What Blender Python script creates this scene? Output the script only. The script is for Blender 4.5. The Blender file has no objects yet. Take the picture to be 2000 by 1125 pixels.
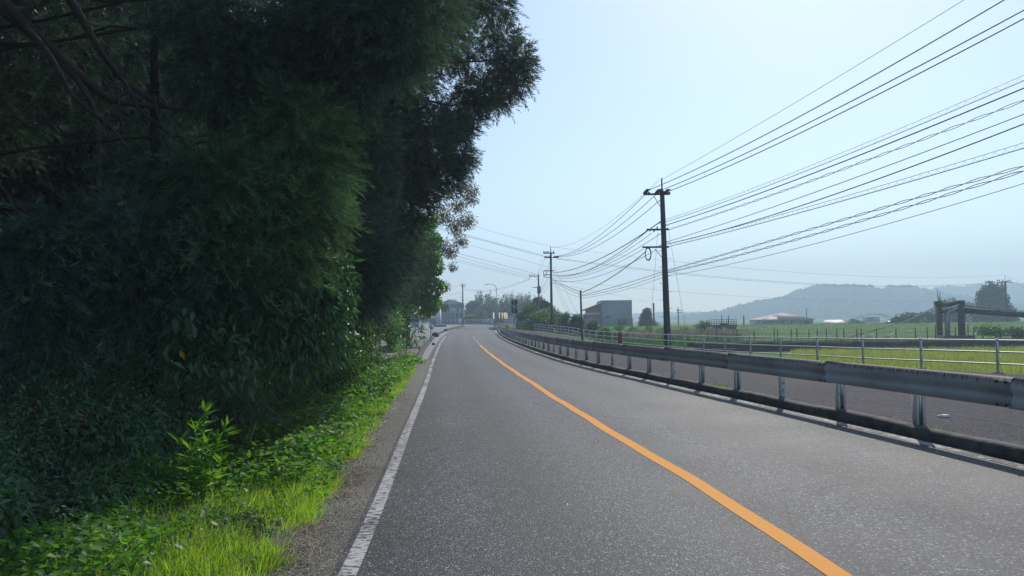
import bpy, math, random
import numpy as np
from mathutils import Matrix, Vector

S = bpy.context.scene
COL = S.collection
rad = math.radians
random.seed(4)

# ------------------------------------------------------------------ camera
F, CAMH, PITCH, ROLL = 1516.0, 1.89, 0.0411, rad(0.7)
FW = np.array([0, math.cos(PITCH), math.sin(PITCH)])
_u = np.array([0, -math.sin(PITCH), math.cos(PITCH)]); _r = np.array([1.0, 0, 0])
RT = math.cos(ROLL) * _r - math.sin(ROLL) * _u
UP = math.sin(ROLL) * _r + math.cos(ROLL) * _u
CAM = np.array([0, 0, CAMH])
cd = bpy.data.cameras.new('camera'); cam = bpy.data.objects.new('camera', cd); COL.objects.link(cam)
cd.sensor_width = 36; cd.lens = 36 * F / 2000; cd.clip_start = 0.1; cd.clip_end = 9000
mw = Matrix.Identity(4)
for i in range(3):
    mw[i][0], mw[i][1], mw[i][2], mw[i][3] = RT[i], UP[i], -FW[i], CAM[i]
cam.matrix_world = mw
S.camera = cam

# ------------------------------------------------------------------ light
SUN_EL, SUN_AZ = 41.0, 22.0            # azimuth: degrees to the right of the view axis (+Y)
w = bpy.data.worlds.new('World'); S.world = w; w.use_nodes = True
nt = w.node_tree; bg = nt.nodes['Background']
sky = nt.nodes.new('ShaderNodeTexSky'); sky.sky_type = 'NISHITA'; sky.sun_disc = False
sky.sun_elevation = rad(SUN_EL); sky.sun_rotation = rad(SUN_AZ)
sky.air_density = 1.0; sky.dust_density = 0.6; sky.ozone_density = 2.0
nt.links.new(sky.outputs[0], bg.inputs[0]); bg.inputs[1].default_value = 0.122
ld = bpy.data.lights.new('sun', 'SUN'); ld.energy = 3.2; ld.angle = rad(0.5); ld.color = (1, 0.94, 0.84)
sun = bpy.data.objects.new('sun', ld); COL.objects.link(sun)
a, e = rad(SUN_AZ), rad(SUN_EL)
SD = Vector((math.sin(a) * math.cos(e), math.cos(a) * math.cos(e), math.sin(e)))
sun.rotation_euler = SD.to_track_quat('Z', 'Y').to_euler(); sun.location = SD * 60
S.view_settings.view_transform = 'Standard'; S.view_settings.look = 'None'
S.view_settings.exposure = 0.30; S.view_settings.gamma = 1.0
S.cycles.use_denoising = True
S.cycles.max_bounces = 8; S.cycles.diffuse_bounces = 3; S.cycles.glossy_bounces = 2
S.cycles.transmission_bounces = 4; S.cycles.volume_bounces = 1; S.cycles.transparent_max_bounces = 8
S.cycles.sample_clamp_indirect = 6

# ------------------------------------------------------------------ helpers: place
def A(v): return np.asarray(v, float)
def ray(x, y): return FW + RT * ((x - 1000) / F) + UP * ((562.5 - y) / F)
def at(x, y, Y):
    d = ray(x, y); return CAM + d * (Y / d[1])
ZY, ZV = [0, 30, 45, 70, 95, 130, 165], [0, 0, .05, .17, .33, .62, .8]
def zr(X, Y):                       # road surface (banked to the left bend, rising slowly)
    return np.interp(Y, ZY, ZV) + .041 * np.clip(X, -6, 9) * np.clip((95 - np.asarray(Y)) / 50, 0, 1)
LYX = A([(-8, -.6), (-4, -.85), (6.02, -1.24), (8.91, -1.48), (12.3, -1.79), (19.8, -2.36), (29.8, -3.2), (37, -3.85), (52, -5.05), (62.6, -5.87), (71, -6.45), (84, -7.25), (93.5, -7.7), (107, -8.2), (125, -8.6), (156, -9.3), (240, -9.6)])
YYX = A([(-8, 2.9), (-4, 2.75), (5.44, 2.31), (7.96, 2.07), (13.9, 1.43), (18.84, .93), (24.84, .4), (30.5, -.13), (35.7, -.59), (44, -1.3), (57, -2.35), (73.7, -3.6), (82, -4.17), (100, -5.0)])
RYX = A([(-8, 6.9), (-4, 6.55), (8.58, 5.6), (10, 5.43), (14.3, 4.85), (19.9, 4.05), (28.2, 2.85), (32.6, 2.32), (34.9, 2.05), (41.3, 1.45), (49.8, .75), (63, -.2), (72.7, -.85), (86, -1.55), (104, -2.2), (126, -2.75), (159, -3.65), (240, -5)])
def curve(t):
    ys = np.arange(t[0, 0], t[-1, 0], .5); xs = np.interp(ys, t[:, 0], t[:, 1])
    k = np.ones(13) / 13
    for _ in range(2):
        p = np.r_[2 * xs[0] - xs[1:7][::-1], xs, 2 * xs[-1] - xs[-7:-1][::-1]]
        xs = np.convolve(p, k, 'valid')
    return lambda Y: np.interp(Y, ys, xs)
XL, XY, XR = curve(LYX), curve(YYX), curve(RYX)
HRP = [(2300, 666, 19.3), (2110, 664, 21.8), (1947, 662.5, 24.4), (1798, 661, 27.2), (1684.5, 660.3, 29.9), (1595.5, 658.6, 32.8), (1523.7, 658, 35.2), (1465, 657.3, 37.7), (1415, 656.3, 40.1), (1373.6, 655, 42.6), (1337, 653.8, 45.5), (1305.5, 652.6, 48.5), (1277.5, 651.6, 51.5), (1253.5, 650.6, 54.5), (1232, 649.6, 57.8), (1213, 648.7, 61), (1195.5, 648, 64.2), (1179.5, 647, 67.4), (1164.5, 646, 70.3), (1152, 645, 73.2), (1140, 643.2, 76), (1129, 641.3, 79), (1119, 639.6, 82), (1110.5, 638.4, 84.5), (1103, 637.6, 87), (1095.5, 637, 89.5), (1088.5, 636.3, 92), (1082, 635.6, 94.5), (1076, 635, 97), (1071, 634.5, 99.5), (1065.5, 634, 102), (1060, 633.5, 104.5), (1055, 633.1, 107), (1050, 632.8, 109.5), (1046, 632.6, 112), (1042, 632.4, 114.5)]
HR3 = np.array([at(*p) for p in HRP])          # tops of the handrail posts
HRH = 1.06
_hy = np.r_[-8, HR3[:, 1], 130, 160, 240]; _hx = np.r_[25, HR3[:, 0], 2.4, 1.2, -2]; _hz = np.r_[HR3[0, 2] - HRH, HR3[:, 2] - HRH, .45, .75, .8]
def HX(Y): return np.interp(Y, _hy, _hx)
def HZ(Y): return np.interp(Y, _hy, _hz)
def ss(x): x = np.clip(x, 0, 1); return x * x * (3 - 2 * x)
def path_z(X, Y):
    x0 = XR(Y) + .3; z0 = zr(x0, Y) + .13
    t = np.clip((X - x0) / np.maximum(HX(Y) - x0, .5), 0, 1)
    return z0 * (1 - t) + HZ(Y) * t
def field_z(X, Y):
    z = np.full(np.broadcast(X, Y).shape, -1.5)
    z = z + 1.75 * ss((Y - 124) / 24) - 2.25 * ss((Y - 156) / 14)
    return z
def ground_z(X, Y):
    X, Y = np.broadcast_arrays(A(X), A(Y))
    xl, xr, hx = XL(Y), XR(Y), HX(Y)
    road = zr(X, Y)
    left = zr(np.maximum(X, xl - 1.5), Y) - .03 - .10 * ss((xl - .6 - X) / 2.5) * ss((60 - Y) / 20)
    left = left + np.clip((xl - 9 - X) * .22, 0, 9) * ss((92 - Y) / 15)
    z = np.where(X < xl, left, road - .06)
    z = np.where(X > xr + .3, path_z(X, Y) - .03, z)
    fz = field_z(X, Y)
    t = ss((X - hx - .9) / np.where(Y < 115, 3.2, 12.0))
    z = np.where(X > hx, (HZ(Y) - .03) * (1 - t) + fz * t, z)
    farl = np.clip((Y - 260) / 200, 0, 1)
    return z * (1 - farl) + np.minimum(z, -2.0) * farl
def gz(X, Y): return float(ground_z(X, Y))
def G(x, y, dz=0.0):                           # pixel -> point on the ground
    d = ray(x, y); p = CAM + np.outer(np.geomspace(1, 3000, 6000), d)
    g = ground_z(p[:, 0], p[:, 1]) + dz - p[:, 2]
    return p[int(np.argmax(g > 0))]

# ------------------------------------------------------------------ helpers: meshes
def nmesh(name, V, Fs, mat=None, parent=None, smooth=False, attrs=None):
    """one mesh object from numpy verts and a list of (n,k) face index arrays"""
    V = np.ascontiguousarray(V, np.float32)
    if not isinstance(Fs, (list, tuple)): Fs = [Fs]
    Fs = [np.asarray(f, np.int32) for f in Fs if len(f)]
    me = bpy.data.meshes.new(name)
    me.vertices.add(len(V)); me.vertices.foreach_set('co', V.ravel())
    idx = np.concatenate([f.ravel() for f in Fs]); tot = np.concatenate([np.full(len(f), f.shape[1], np.int32) for f in Fs])
    me.loops.add(len(idx)); me.loops.foreach_set('vertex_index', idx)
    me.polygons.add(len(tot)); me.polygons.foreach_set('loop_start', np.r_[0, np.cumsum(tot)[:-1]].astype(np.int32))
    try: me.polygons.foreach_set('loop_total', tot)
    except Exception: pass
    if smooth: me.polygons.foreach_set('use_smooth', np.ones(len(tot), bool))
    for k, v in (attrs or {}).items():
        at_ = me.attributes.new(k, 'FLOAT', 'POINT'); at_.data.foreach_set('value', np.asarray(v, np.float32))
    me.update(calc_edges=True)
    o = bpy.data.objects.new(name, me); COL.objects.link(o)
    if mat: me.materials.append(mat)
    if parent: o.parent = parent; o.matrix_parent_inverse = Matrix.Translation(-Vector(parent.location))
    return o

class MB:
    def __init__(s): s.v = []; s.f = {}; s.n = 0; s.at = []
    def add(s, V, Fs, av=None):
        V = A(V)
        if isinstance(Fs, list) and isinstance(Fs[0], tuple): Fs = np.asarray(Fs)
        for f in (Fs if isinstance(Fs, list) else [Fs]):
            f = np.asarray(f)
            s.f.setdefault(f.shape[1], []).append(f + s.n)
        s.v.append(V); s.at.append(np.zeros(len(V)) if av is None else av); s.n += len(V)
        return s
    def box(s, c, size, rz=0.0, taper=1.0, ax=None):
        x, y, z = A(size) / 2
        b = A([(-x, -y, -z), (x, -y, -z), (x, y, -z), (-x, y, -z), (-x * taper, -y * taper, z), (x * taper, -y * taper, z), (x * taper, y * taper, z), (-x * taper, y * taper, z)])
        if ax is not None: b = b @ A(ax)
        cz, sz = math.cos(rz), math.sin(rz)
        b = np.c_[b[:, 0] * cz - b[:, 1] * sz, b[:, 0] * sz + b[:, 1] * cz, b[:, 2]] + A(c)
        return s.add(b, [(0, 3, 2, 1), (4, 5, 6, 7), (0, 1, 5, 4), (1, 2, 6, 5), (2, 3, 7, 6), (3, 0, 4, 7)])
    def tube(s, pts, r, n=8, cap=True):
        P = A(pts); m = len(P); r = np.broadcast_to(A(r), (m,))
        T = np.gradient(P, axis=0); T /= np.linalg.norm(T, axis=1)[:, None] + 1e-9
        ref = A([0, 0, 1.0]) if abs(T[:, 2]).mean() < .8 else A([1.0, 0, 0])
        U = np.cross(T, ref); U /= np.linalg.norm(U, axis=1)[:, None] + 1e-9; W = np.cross(T, U)
        an = np.arange(n) * 2 * math.pi / n
        V = P[:, None] + r[:, None, None] * (np.cos(an)[None, :, None] * U[:, None] + np.sin(an)[None, :, None] * W[:, None])
        i = np.arange(m - 1)[:, None] * n; j = np.arange(n)[None]; k = (j + 1) % n
        q = np.stack([i + j, i + k, i + n + k, i + n + j], -1).reshape(-1, 4)
        fs = [q]
        if cap: fs += [np.arange(n)[::-1][None], np.arange((m - 1) * n, m * n)[None]]
        return s.add(V.reshape(-1, 3), fs)
    def ext(s, prof, y0, y1, M=None):
        """closed profile (x,z) extruded along y"""
        p = A(prof); n = len(p)
        V = np.r_[np.c_[p[:, 0], np.full(n, y0), p[:, 1]], np.c_[p[:, 0], np.full(n, y1), p[:, 1]]]
        if M is not None: V = M(V)
        j = np.arange(n); k = (j + 1) % n
        return s.add(V, [np.stack([j, k, k + n, j + n], -1), j[None], (j[::-1] + n)[None]])
    def disc(s, c, nrm, r, th=.01, n=24):
        nn = A(nrm) / np.linalg.norm(nrm); return s.tube([A(c) - nn * th / 2, A(c) + nn * th / 2], r, n)
    def build(s, name, mat=None, parent=None, smooth=False, attr=None):
        return nmesh(name, np.concatenate(s.v), [np.concatenate(f) for f in s.f.values()], mat, parent, smooth,
                     {attr: np.concatenate(s.at)} if attr else None)

def tag(o, label=None, cat=None, group=None, kind=None):
    if label: o['label'] = label
    if cat: o['category'] = cat
    if group: o['group'] = group
    if kind: o['kind'] = kind
    return o
def thing(name, loc, label, cat, group=None):
    o = bpy.data.objects.new(name, None); COL.objects.link(o); o.location = Vector(A(loc)); o.empty_display_size = .2
    return tag(o, label, cat, group)
def struct(o): return tag(o, kind='structure')

# ------------------------------------------------------------------ helpers: materials
def _ramp(n, cols):
    r = n.new('ShaderNodeValToRGB')
    while len(r.color_ramp.elements) < len(cols): r.color_ramp.elements.new(.5)
    for el, (p, c) in zip(r.color_ramp.elements, cols): el.position = p; el.color = (*c, 1)
    return r
def mat(name, c, c2=None, scale=4.0, rough=.7, metal=0.0, bump=0.0, bscale=None, detail=4.0, spec=.4, lo=.35, hi=.65):
    m = bpy.data.materials.new(name); m.use_nodes = True; n = m.node_tree.nodes; l = m.node_tree.links
    p = n['Principled BSDF']; p.inputs['Roughness'].default_value = rough; p.inputs['Metallic'].default_value = metal
    p.inputs['Specular IOR Level'].default_value = spec
    g = n.new('ShaderNodeNewGeometry')
    c2 = c2 or tuple(x * .75 for x in c)
    t = n.new('ShaderNodeTexNoise'); t.inputs['Scale'].default_value = scale; t.inputs['Detail'].default_value = detail
    l.new(g.outputs['Position'], t.inputs['Vector'])
    r = _ramp(n, [(lo, c), (hi, c2)]); l.new(t.outputs['Fac'], r.inputs[0]); l.new(r.outputs[0], p.inputs['Base Color'])
    if bump:
        b = n.new('ShaderNodeBump'); b.inputs['Strength'].default_value = bump; b.inputs['Distance'].default_value = .02
        t2 = n.new('ShaderNodeTexNoise'); t2.inputs['Scale'].default_value = bscale or scale * 6; t2.inputs['Detail'].default_value = 3
        l.new(g.outputs['Position'], t2.inputs['Vector']); l.new(t2.outputs['Fac'], b.inputs['Height']); l.new(b.outputs[0], p.inputs['Normal'])
    return m
def leafmat(name, cols, trans=.35, rough=.45, tcol=None, spec=.4, tone=False):
    m = bpy.data.materials.new(name); m.use_nodes = True; n = m.node_tree.nodes; l = m.node_tree.links
    p = n['Principled BSDF']; p.inputs['Roughness'].default_value = rough; p.inputs['Specular IOR Level'].default_value = spec
    g = n.new('ShaderNodeNewGeometry'); k = len(cols)
    r = _ramp(n, [(i / max(1, k - 1), c) for i, c in enumerate(cols)]); l.new(g.outputs['Random Per Island'], r.inputs[0])
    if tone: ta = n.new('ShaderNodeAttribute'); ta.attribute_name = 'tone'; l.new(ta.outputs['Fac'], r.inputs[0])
    t = n.new('ShaderNodeTexNoise'); t.inputs['Scale'].default_value = 1.3; l.new(g.outputs['Position'], t.inputs['Vector'])
    mx = n.new('ShaderNodeMixRGB'); mx.blend_type = 'MULTIPLY'; mx.inputs[0].default_value = 1.0
    r2 = _ramp(n, [(.3, (.65, .65, .65)), (.7, (1.2, 1.2, 1.2))]); l.new(t.outputs['Fac'], r2.inputs[0])
    l.new(r.outputs[0], mx.inputs[1]); l.new(r2.outputs[0], mx.inputs[2]); l.new(mx.outputs[0], p.inputs['Base Color'])
    tr = n.new('ShaderNodeBsdfTranslucent'); ms = n.new('ShaderNodeMixShader'); ms.inputs[0].default_value = trans
    if tcol:
        mt = n.new('ShaderNodeMixRGB'); mt.blend_type = 'MULTIPLY'; mt.inputs[0].default_value = 1; mt.inputs[2].default_value = (*tcol, 1)
        l.new(mx.outputs[0], mt.inputs[1]); l.new(mt.outputs[0], tr.inputs[0])
    else: l.new(mx.outputs[0], tr.inputs[0])
    l.new(p.outputs[0], ms.inputs[1]); l.new(tr.outputs[0], ms.inputs[2]); l.new(ms.outputs[0], n['Material Output'].inputs[0])
    return m

# ------------------------------------------------------------------ materials
def asphalt(name, dark, mid, light, patch=None, rough=.62, sc=95.0, bump=.6, tracks=False, spec=.36):
    m = bpy.data.materials.new(name); m.use_nodes = True; n = m.node_tree.nodes; l = m.node_tree.links
    p = n['Principled BSDF']; p.inputs['Specular IOR Level'].default_value = spec
    g = n.new('ShaderNodeNewGeometry')
    v = n.new('ShaderNodeTexVoronoi'); v.inputs['Scale'].default_value = sc; l.new(g.outputs['Position'], v.inputs['Vector'])
    sep = n.new('ShaderNodeSeparateColor'); l.new(v.outputs['Color'], sep.inputs[0])
    r = _ramp(n, [(0, dark), (.45, tuple(A(mid) * .8)), (.75, tuple(A(mid) * 1.5)), (.93, tuple(A(mid) * 3)), (.99, light)]); l.new(sep.outputs[0], r.inputs[0])
    t = n.new('ShaderNodeTexNoise'); t.inputs['Scale'].default_value = .45; t.inputs['Detail'].default_value = 6; l.new(g.outputs['Position'], t.inputs['Vector'])
    r2 = _ramp(n, [(.3, (.62, .63, .66)), (.7, (1.25, 1.25, 1.24))]); l.new(t.outputs['Fac'], r2.inputs[0])
    t3 = n.new('ShaderNodeTexNoise'); t3.inputs['Scale'].default_value = 9; t3.inputs['Detail'].default_value = 5; l.new(g.outputs['Position'], t3.inputs['Vector'])
    r3 = _ramp(n, [(.3, (.8, .8, .8)), (.75, (1.15, 1.15, 1.15))]); l.new(t3.outputs['Fac'], r3.inputs[0])
    mx = n.new('ShaderNodeMixRGB'); mx.blend_type = 'MULTIPLY'; mx.inputs[0].default_value = 1
    l.new(r.outputs[0], mx.inputs[1]); l.new(r2.outputs[0], mx.inputs[2])
    my = n.new('ShaderNodeMixRGB'); my.blend_type = 'MULTIPLY'; my.inputs[0].default_value = 1
    l.new(mx.outputs[0], my.inputs[1]); l.new(r3.outputs[0], my.inputs[2])
    # thin dark cracks
    w = n.new('ShaderNodeTexVoronoi'); w.feature = 'DISTANCE_TO_EDGE'; w.inputs['Scale'].default_value = .42
    t4 = n.new('ShaderNodeTexNoise'); t4.inputs['Scale'].default_value = 2.2; t4.inputs['Detail'].default_value = 6; l.new(g.outputs['Position'], t4.inputs['Vector'])
    vm = n.new('ShaderNodeMixRGB'); vm.inputs[0].default_value = .22; l.new(g.outputs['Position'], vm.inputs[1]); l.new(t4.outputs['Color'], vm.inputs[2]); l.new(vm.outputs[0], w.inputs['Vector'])
    rc = _ramp(n, [(0, (0, 0, 0)), (.009, (1, 1, 1))]); l.new(w.outputs['Distance'], rc.inputs[0])
    t5 = n.new('ShaderNodeTexNoise'); t5.inputs['Scale'].default_value = .8; l.new(g.outputs['Position'], t5.inputs['Vector'])
    rk = _ramp(n, [(.46, (0, 0, 0)), (.58, (.95, .95, .95))]); l.new(t5.outputs['Fac'], rk.inputs[0])
    ck = n.new('ShaderNodeMixRGB'); ck.inputs[1].default_value = (1, 1, 1, 1); l.new(rk.outputs[0], ck.inputs[0]); l.new(rc.outputs[0], ck.inputs[2])
    mz = n.new('ShaderNodeMixRGB'); mz.blend_type = 'MULTIPLY'; mz.inputs[0].default_value = .7; l.new(my.outputs[0], mz.inputs[1]); l.new(ck.outputs[0], mz.inputs[2])
    if tracks:                                             # polished wheel tracks and darker oil strips
        at_ = n.new('ShaderNodeAttribute'); at_.attribute_name = 'across'
        nz = n.new('ShaderNodeTexNoise'); nz.inputs['Scale'].default_value = .35; nz.inputs['Detail'].default_value = 5; l.new(g.outputs['Position'], nz.inputs['Vector'])
        ma = n.new('ShaderNodeMath'); ma.operation = 'MULTIPLY_ADD'; ma.inputs[1].default_value = .09; l.new(nz.outputs['Fac'], ma.inputs[0])
        mb = n.new('ShaderNodeMath'); mb.operation = 'SUBTRACT'; mb.inputs[1].default_value = .045; l.new(at_.outputs['Fac'], ma.inputs[2]); l.new(ma.outputs[0], mb.inputs[0])
        D_, L_, N_ = (.74, .74, .75), (1.2, 1.2, 1.2), (.95, .95, .95)
        rt = _ramp(n, [(0, N_), (.09, N_), (.16, L_), (.27, D_), (.40, L_), (.47, N_), (.53, D_), (.62, L_), (.73, D_), (.85, L_), (.94, (.7, .68, .66)), (1, (.6, .58, .56))])
        l.new(mb.outputs[0], rt.inputs[0]); mw_ = n.new('ShaderNodeMixRGB'); mw_.blend_type = 'MULTIPLY'; mw_.inputs[0].default_value = 1
        l.new(mz.outputs[0], mw_.inputs[1]); l.new(rt.outputs[0], mw_.inputs[2]); mz = mw_
    l.new(mz.outputs[0], p.inputs['Base Color'])
    rr = n.new('ShaderNodeMapRange'); rr.inputs[3].default_value = rough - .1; rr.inputs[4].default_value = rough + .12; l.new(t.outputs['Fac'], rr.inputs[0]); l.new(rr.outputs[0], p.inputs['Roughness'])
    b = n.new('ShaderNodeBump'); b.inputs['Strength'].default_value = bump; b.inputs['Distance'].default_value = .006
    l.new(v.outputs['Distance'], b.inputs['Height']); l.new(b.outputs[0], p.inputs['Normal'])
    return m
def paint(name, c, under, wear=.45, lo=.0, scale=(26.0, 26.0)):
    """road paint, worn through to the asphalt in cracks"""
    m = bpy.data.materials.new(name); m.use_nodes = True; n = m.node_tree.nodes; l = m.node_tree.links
    p = n['Principled BSDF']; p.inputs['Roughness'].default_value = .75; p.inputs['Specular IOR Level'].default_value = .25
    g = n.new('ShaderNodeNewGeometry')
    mp = n.new('ShaderNodeMapping'); mp.inputs['Scale'].default_value = (scale[0] * .35, scale[1], 1); l.new(g.outputs['Position'], mp.inputs[0])
    t = n.new('ShaderNodeTexNoise'); t.inputs['Scale'].default_value = 1; t.inputs['Detail'].default_value = 6; t.inputs['Roughness'].default_value = .7; l.new(mp.outputs[0], t.inputs['Vector'])
    t2 = n.new('ShaderNodeTexNoise'); t2.inputs['Scale'].default_value = .6; l.new(g.outputs['Position'], t2.inputs['Vector'])
    ad = n.new('ShaderNodeMath'); ad.operation = 'MULTIPLY_ADD'; ad.inputs[1].default_value = .35; l.new(t2.outputs['Fac'], ad.inputs[0]); l.new(t.outputs['Fac'], ad.inputs[2])
    r = _ramp(n, [(wear + .10, under), (wear + .16, c), (.95, tuple(A(c) * .88))]); l.new(ad.outputs[0], r.inputs[0]); l.new(r.outputs[0], p.inputs['Base Color'])
    return m
M = {}
M['asphalt'] = asphalt('asphalt_worn', (.011, .013, .017), (.038, .041, .049), (.33, .34, .36), rough=.64, sc=72, tracks=True)
M['asphalt_path'] = asphalt('asphalt_path', (.012, .011, .014), (.034, .031, .039), (.20, .20, .22), sc=60, bump=.9, spec=.12, rough=.8)
M['asphalt_lot'] = asphalt('asphalt_lot', (.08, .08, .085), (.13, .13, .135), (.4, .4, .4))
M['white_line'] = paint('white_line', (.46, .46, .47), (.06, .06, .062), .53)
M['white_line2'] = paint('white_line_faint', (.48, .48, .48), (.08, .08, .085), .56)
M['orange_line'] = paint('orange_line', (.78, .32, .032), (.26, .12, .04), .37)
M['shoulder'] = asphalt('dusty_shoulder', (.045, .042, .038), (.088, .082, .072), (.32, .31, .28), sc=80)
M['concrete'] = mat('concrete', (.30, .30, .29), (.20, .20, .195), 3, .85, bump=.3)
M['concrete_dark'] = mat('weathered_concrete', (.10, .10, .105), (.055, .057, .062), 2.5, .9, bump=.4)
M['kerb'] = mat('kerb_concrete', (.10, .095, .088), (.04, .04, .04), 5, .9, bump=.5)
M['galv'] = mat('galvanised_steel', (.60, .62, .64), (.48, .50, .52), 6, .42, .3)
M['galv_dull'] = mat('dull_galvanised', (.36, .38, .40), (.24, .26, .28), 5, .5, .4)
M['white_steel'] = mat('white_painted_steel', (.55, .57, .58), (.42, .45, .47), 4, .45)
M['dark_steel'] = mat('dark_steel', (.06, .07, .085), (.04, .045, .055), 4, .55, .2)
M['pole_conc'] = mat('pole_concrete', (.085, .08, .085), (.055, .052, .058), 1.5, .85)
M['pole_grey'] = mat('far_pole', (.16, .15, .15), (.11, .105, .105), 1.5, .85)
M['wire'] = mat('black_cable', (.018, .018, .02), (.014, .014, .016), 2, .55)
M['wire_thin'] = mat('grey_cable', (.05, .05, .052), (.04, .04, .042), 2, .5)
M['porcelain'] = mat('brown_porcelain', (.05, .03, .03), (.035, .022, .022), 5, .3)
M['pinkcap'] = mat('pale_porcelain', (.38, .30, .30), (.25, .2, .2), 5, .35)
M['bark'] = mat('cedar_bark', (.048, .036, .032), (.024, .019, .018), 5, .95, bump=.8)
M['bark_pale'] = mat('pale_bark', (.13, .125, .115), (.07, .068, .062), 6, .9, bump=.5)
M['soil'] = mat('forest_soil', (.035, .028, .02), (.02, .018, .014), 3, .95, bump=.6)
M['gravel'] = asphalt('gravel_verge', (.05, .043, .038), (.12, .10, .09), (.34, .30, .27), sc=32, bump=1.2)
M['rust'] = mat('rusty_orange_steel', (.28, .085, .03), (.18, .05, .02), 7, .8)
M['red'] = mat('red_band', (.5, .03, .04), (.38, .02, .03), 5, .4)
M['white_plastic'] = mat('white_plastic', (.78, .79, .80), (.7, .71, .72), 5, .35)
M['straw'] = leafmat('dry_straw', [(.36, .30, .20), (.50, .43, .30), (.28, .21, .13)], .2, .7)
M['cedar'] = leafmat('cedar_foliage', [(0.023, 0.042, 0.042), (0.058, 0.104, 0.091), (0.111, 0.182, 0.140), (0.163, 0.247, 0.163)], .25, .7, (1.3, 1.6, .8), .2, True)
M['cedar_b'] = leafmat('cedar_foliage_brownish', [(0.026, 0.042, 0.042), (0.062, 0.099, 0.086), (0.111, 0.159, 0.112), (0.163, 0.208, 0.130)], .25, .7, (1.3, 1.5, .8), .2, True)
M['cedar_lit'] = leafmat('cedar_foliage_painted_lit', [(0.033, 0.066, 0.040), (0.083, 0.154, 0.083), (0.132, 0.226, 0.110), (0.176, 0.275, 0.132)], .3, .65, (1.3, 1.6, .7), .2, True)  # lighter copy of the cedar green, lit look painted into the colour
M['broad'] = leafmat('evergreen_leaves', [(.042, .10, .055), (.060, .135, .065), (.078, .155, .070)], .25, .42, (1.4, 1.9, .5), .4)
M['vine'] = leafmat('vine_leaves', [(.075, .18, .032), (.11, .25, .04), (.14, .30, .045), (.05, .12, .03)], .55, .4, (1.4, 1.7, .5))
M['ivy'] = leafmat('understory_leaves', [(0.077, 0.154, 0.088), (0.110, 0.204, 0.105), (0.088, 0.171, 0.094)], .34, .45, (1.3, 1.7, .6))
M['weed'] = leafmat('weed_leaves', [(.07, .17, .036), (.11, .25, .04), (.14, .30, .045), (.06, .14, .045)], .52, .55, (1.5, 1.7, .45))
M['grass'] = leafmat('verge_grass', [(.16, .31, .04), (.23, .41, .05), (.26, .45, .055), (.36, .38, .13), (.12, .25, .04)], .68, .6, (1.55, 1.6, .6))
M['tall'] = leafmat('tall_weed_leaves', [(.10, .24, .04), (.15, .32, .05), (.20, .36, .08)], .55, .35, (1.5, 1.6, .5))
M['sparse'] = leafmat('thin_tree_leaves', [(.09, .12, .04), (.16, .12, .08), (.10, .14, .05), (.20, .13, .11)], .45, .5, (1.4, 1.3, .9))
M['shrub'] = leafmat('shrub_leaves', [(.045, .105, .034), (.07, .15, .042), (.09, .175, .048)], .42, .4, (1.4, 1.7, .5))
M['bamboo'] = leafmat('bamboo_leaves', [(.11, .20, .08), (.15, .25, .10), (.20, .25, .13)], .5, .5, (1.2, 1.3, .7))
M['farleaf'] = leafmat('far_tree_leaves', [(.03, .06, .028), (.045, .08, .034), (.055, .095, .04)], .3, .5, (1.2, 1.4, .7))
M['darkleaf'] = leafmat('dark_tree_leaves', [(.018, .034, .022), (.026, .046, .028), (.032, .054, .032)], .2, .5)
M['reed'] = leafmat('dry_reed_plumes', [(.28, .23, .17), (.36, .30, .22), (.22, .2, .13)], .35, .7)
M['rice'] = leafmat('rice_blades', [(.24, .33, .09), (.32, .38, .10), (.40, .40, .12)], .5, .6, (1.2, 1.2, .7))
M['levee'] = mat('levee_grass', (.085, .15, .04), (.05, .105, .032), .35, .95, bump=1.0, bscale=2.0, detail=8)
M['leveeblade'] = leafmat('levee_grass_blades', [(.10, .20, .05), (.14, .25, .06), (.08, .16, .045)], .45, .5, (1.5, 1.6, .6))

# ------------------------------------------------------------------ ground
def axis(segs):
    out = []
    for a0, b0, st in segs: out += list(np.arange(a0, b0, st))
    return A(sorted(set(np.round(out, 4))))
gxs = np.unique(np.round(np.r_[-1700, -1000, -500, np.arange(-300, -40, 20), np.arange(-40, -14, 2), np.arange(-14, 30, .45), np.arange(30, 60, 2), np.arange(60, 200, 10), np.arange(200, 500, 40), 600, 900, 1400, 2100], 3))
gys = np.unique(np.round(np.r_[-120, -60, -30, np.arange(-12, 60, .7), np.arange(60, 175, 1.5), np.arange(175, 260, 8), np.arange(260, 600, 40), 800, 1200, 1700, 2300], 3))
XX, YY = np.meshgrid(gxs, gys); ZZ = ground_z(XX, YY)
rng = np.random.default_rng(7)
lf = (XX < XL(YY) - 2.0) & (YY < 110)
ZZ = ZZ + np.where(lf, rng.normal(0, .03, XX.shape), 0)
ny, nx = XX.shape
ii = np.arange(ny - 1)[:, None] * nx + np.arange(nx - 1)[None]
gq = np.stack([ii, ii + 1, ii + 1 + nx, ii + nx], -1).reshape(-1, 4)
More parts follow.
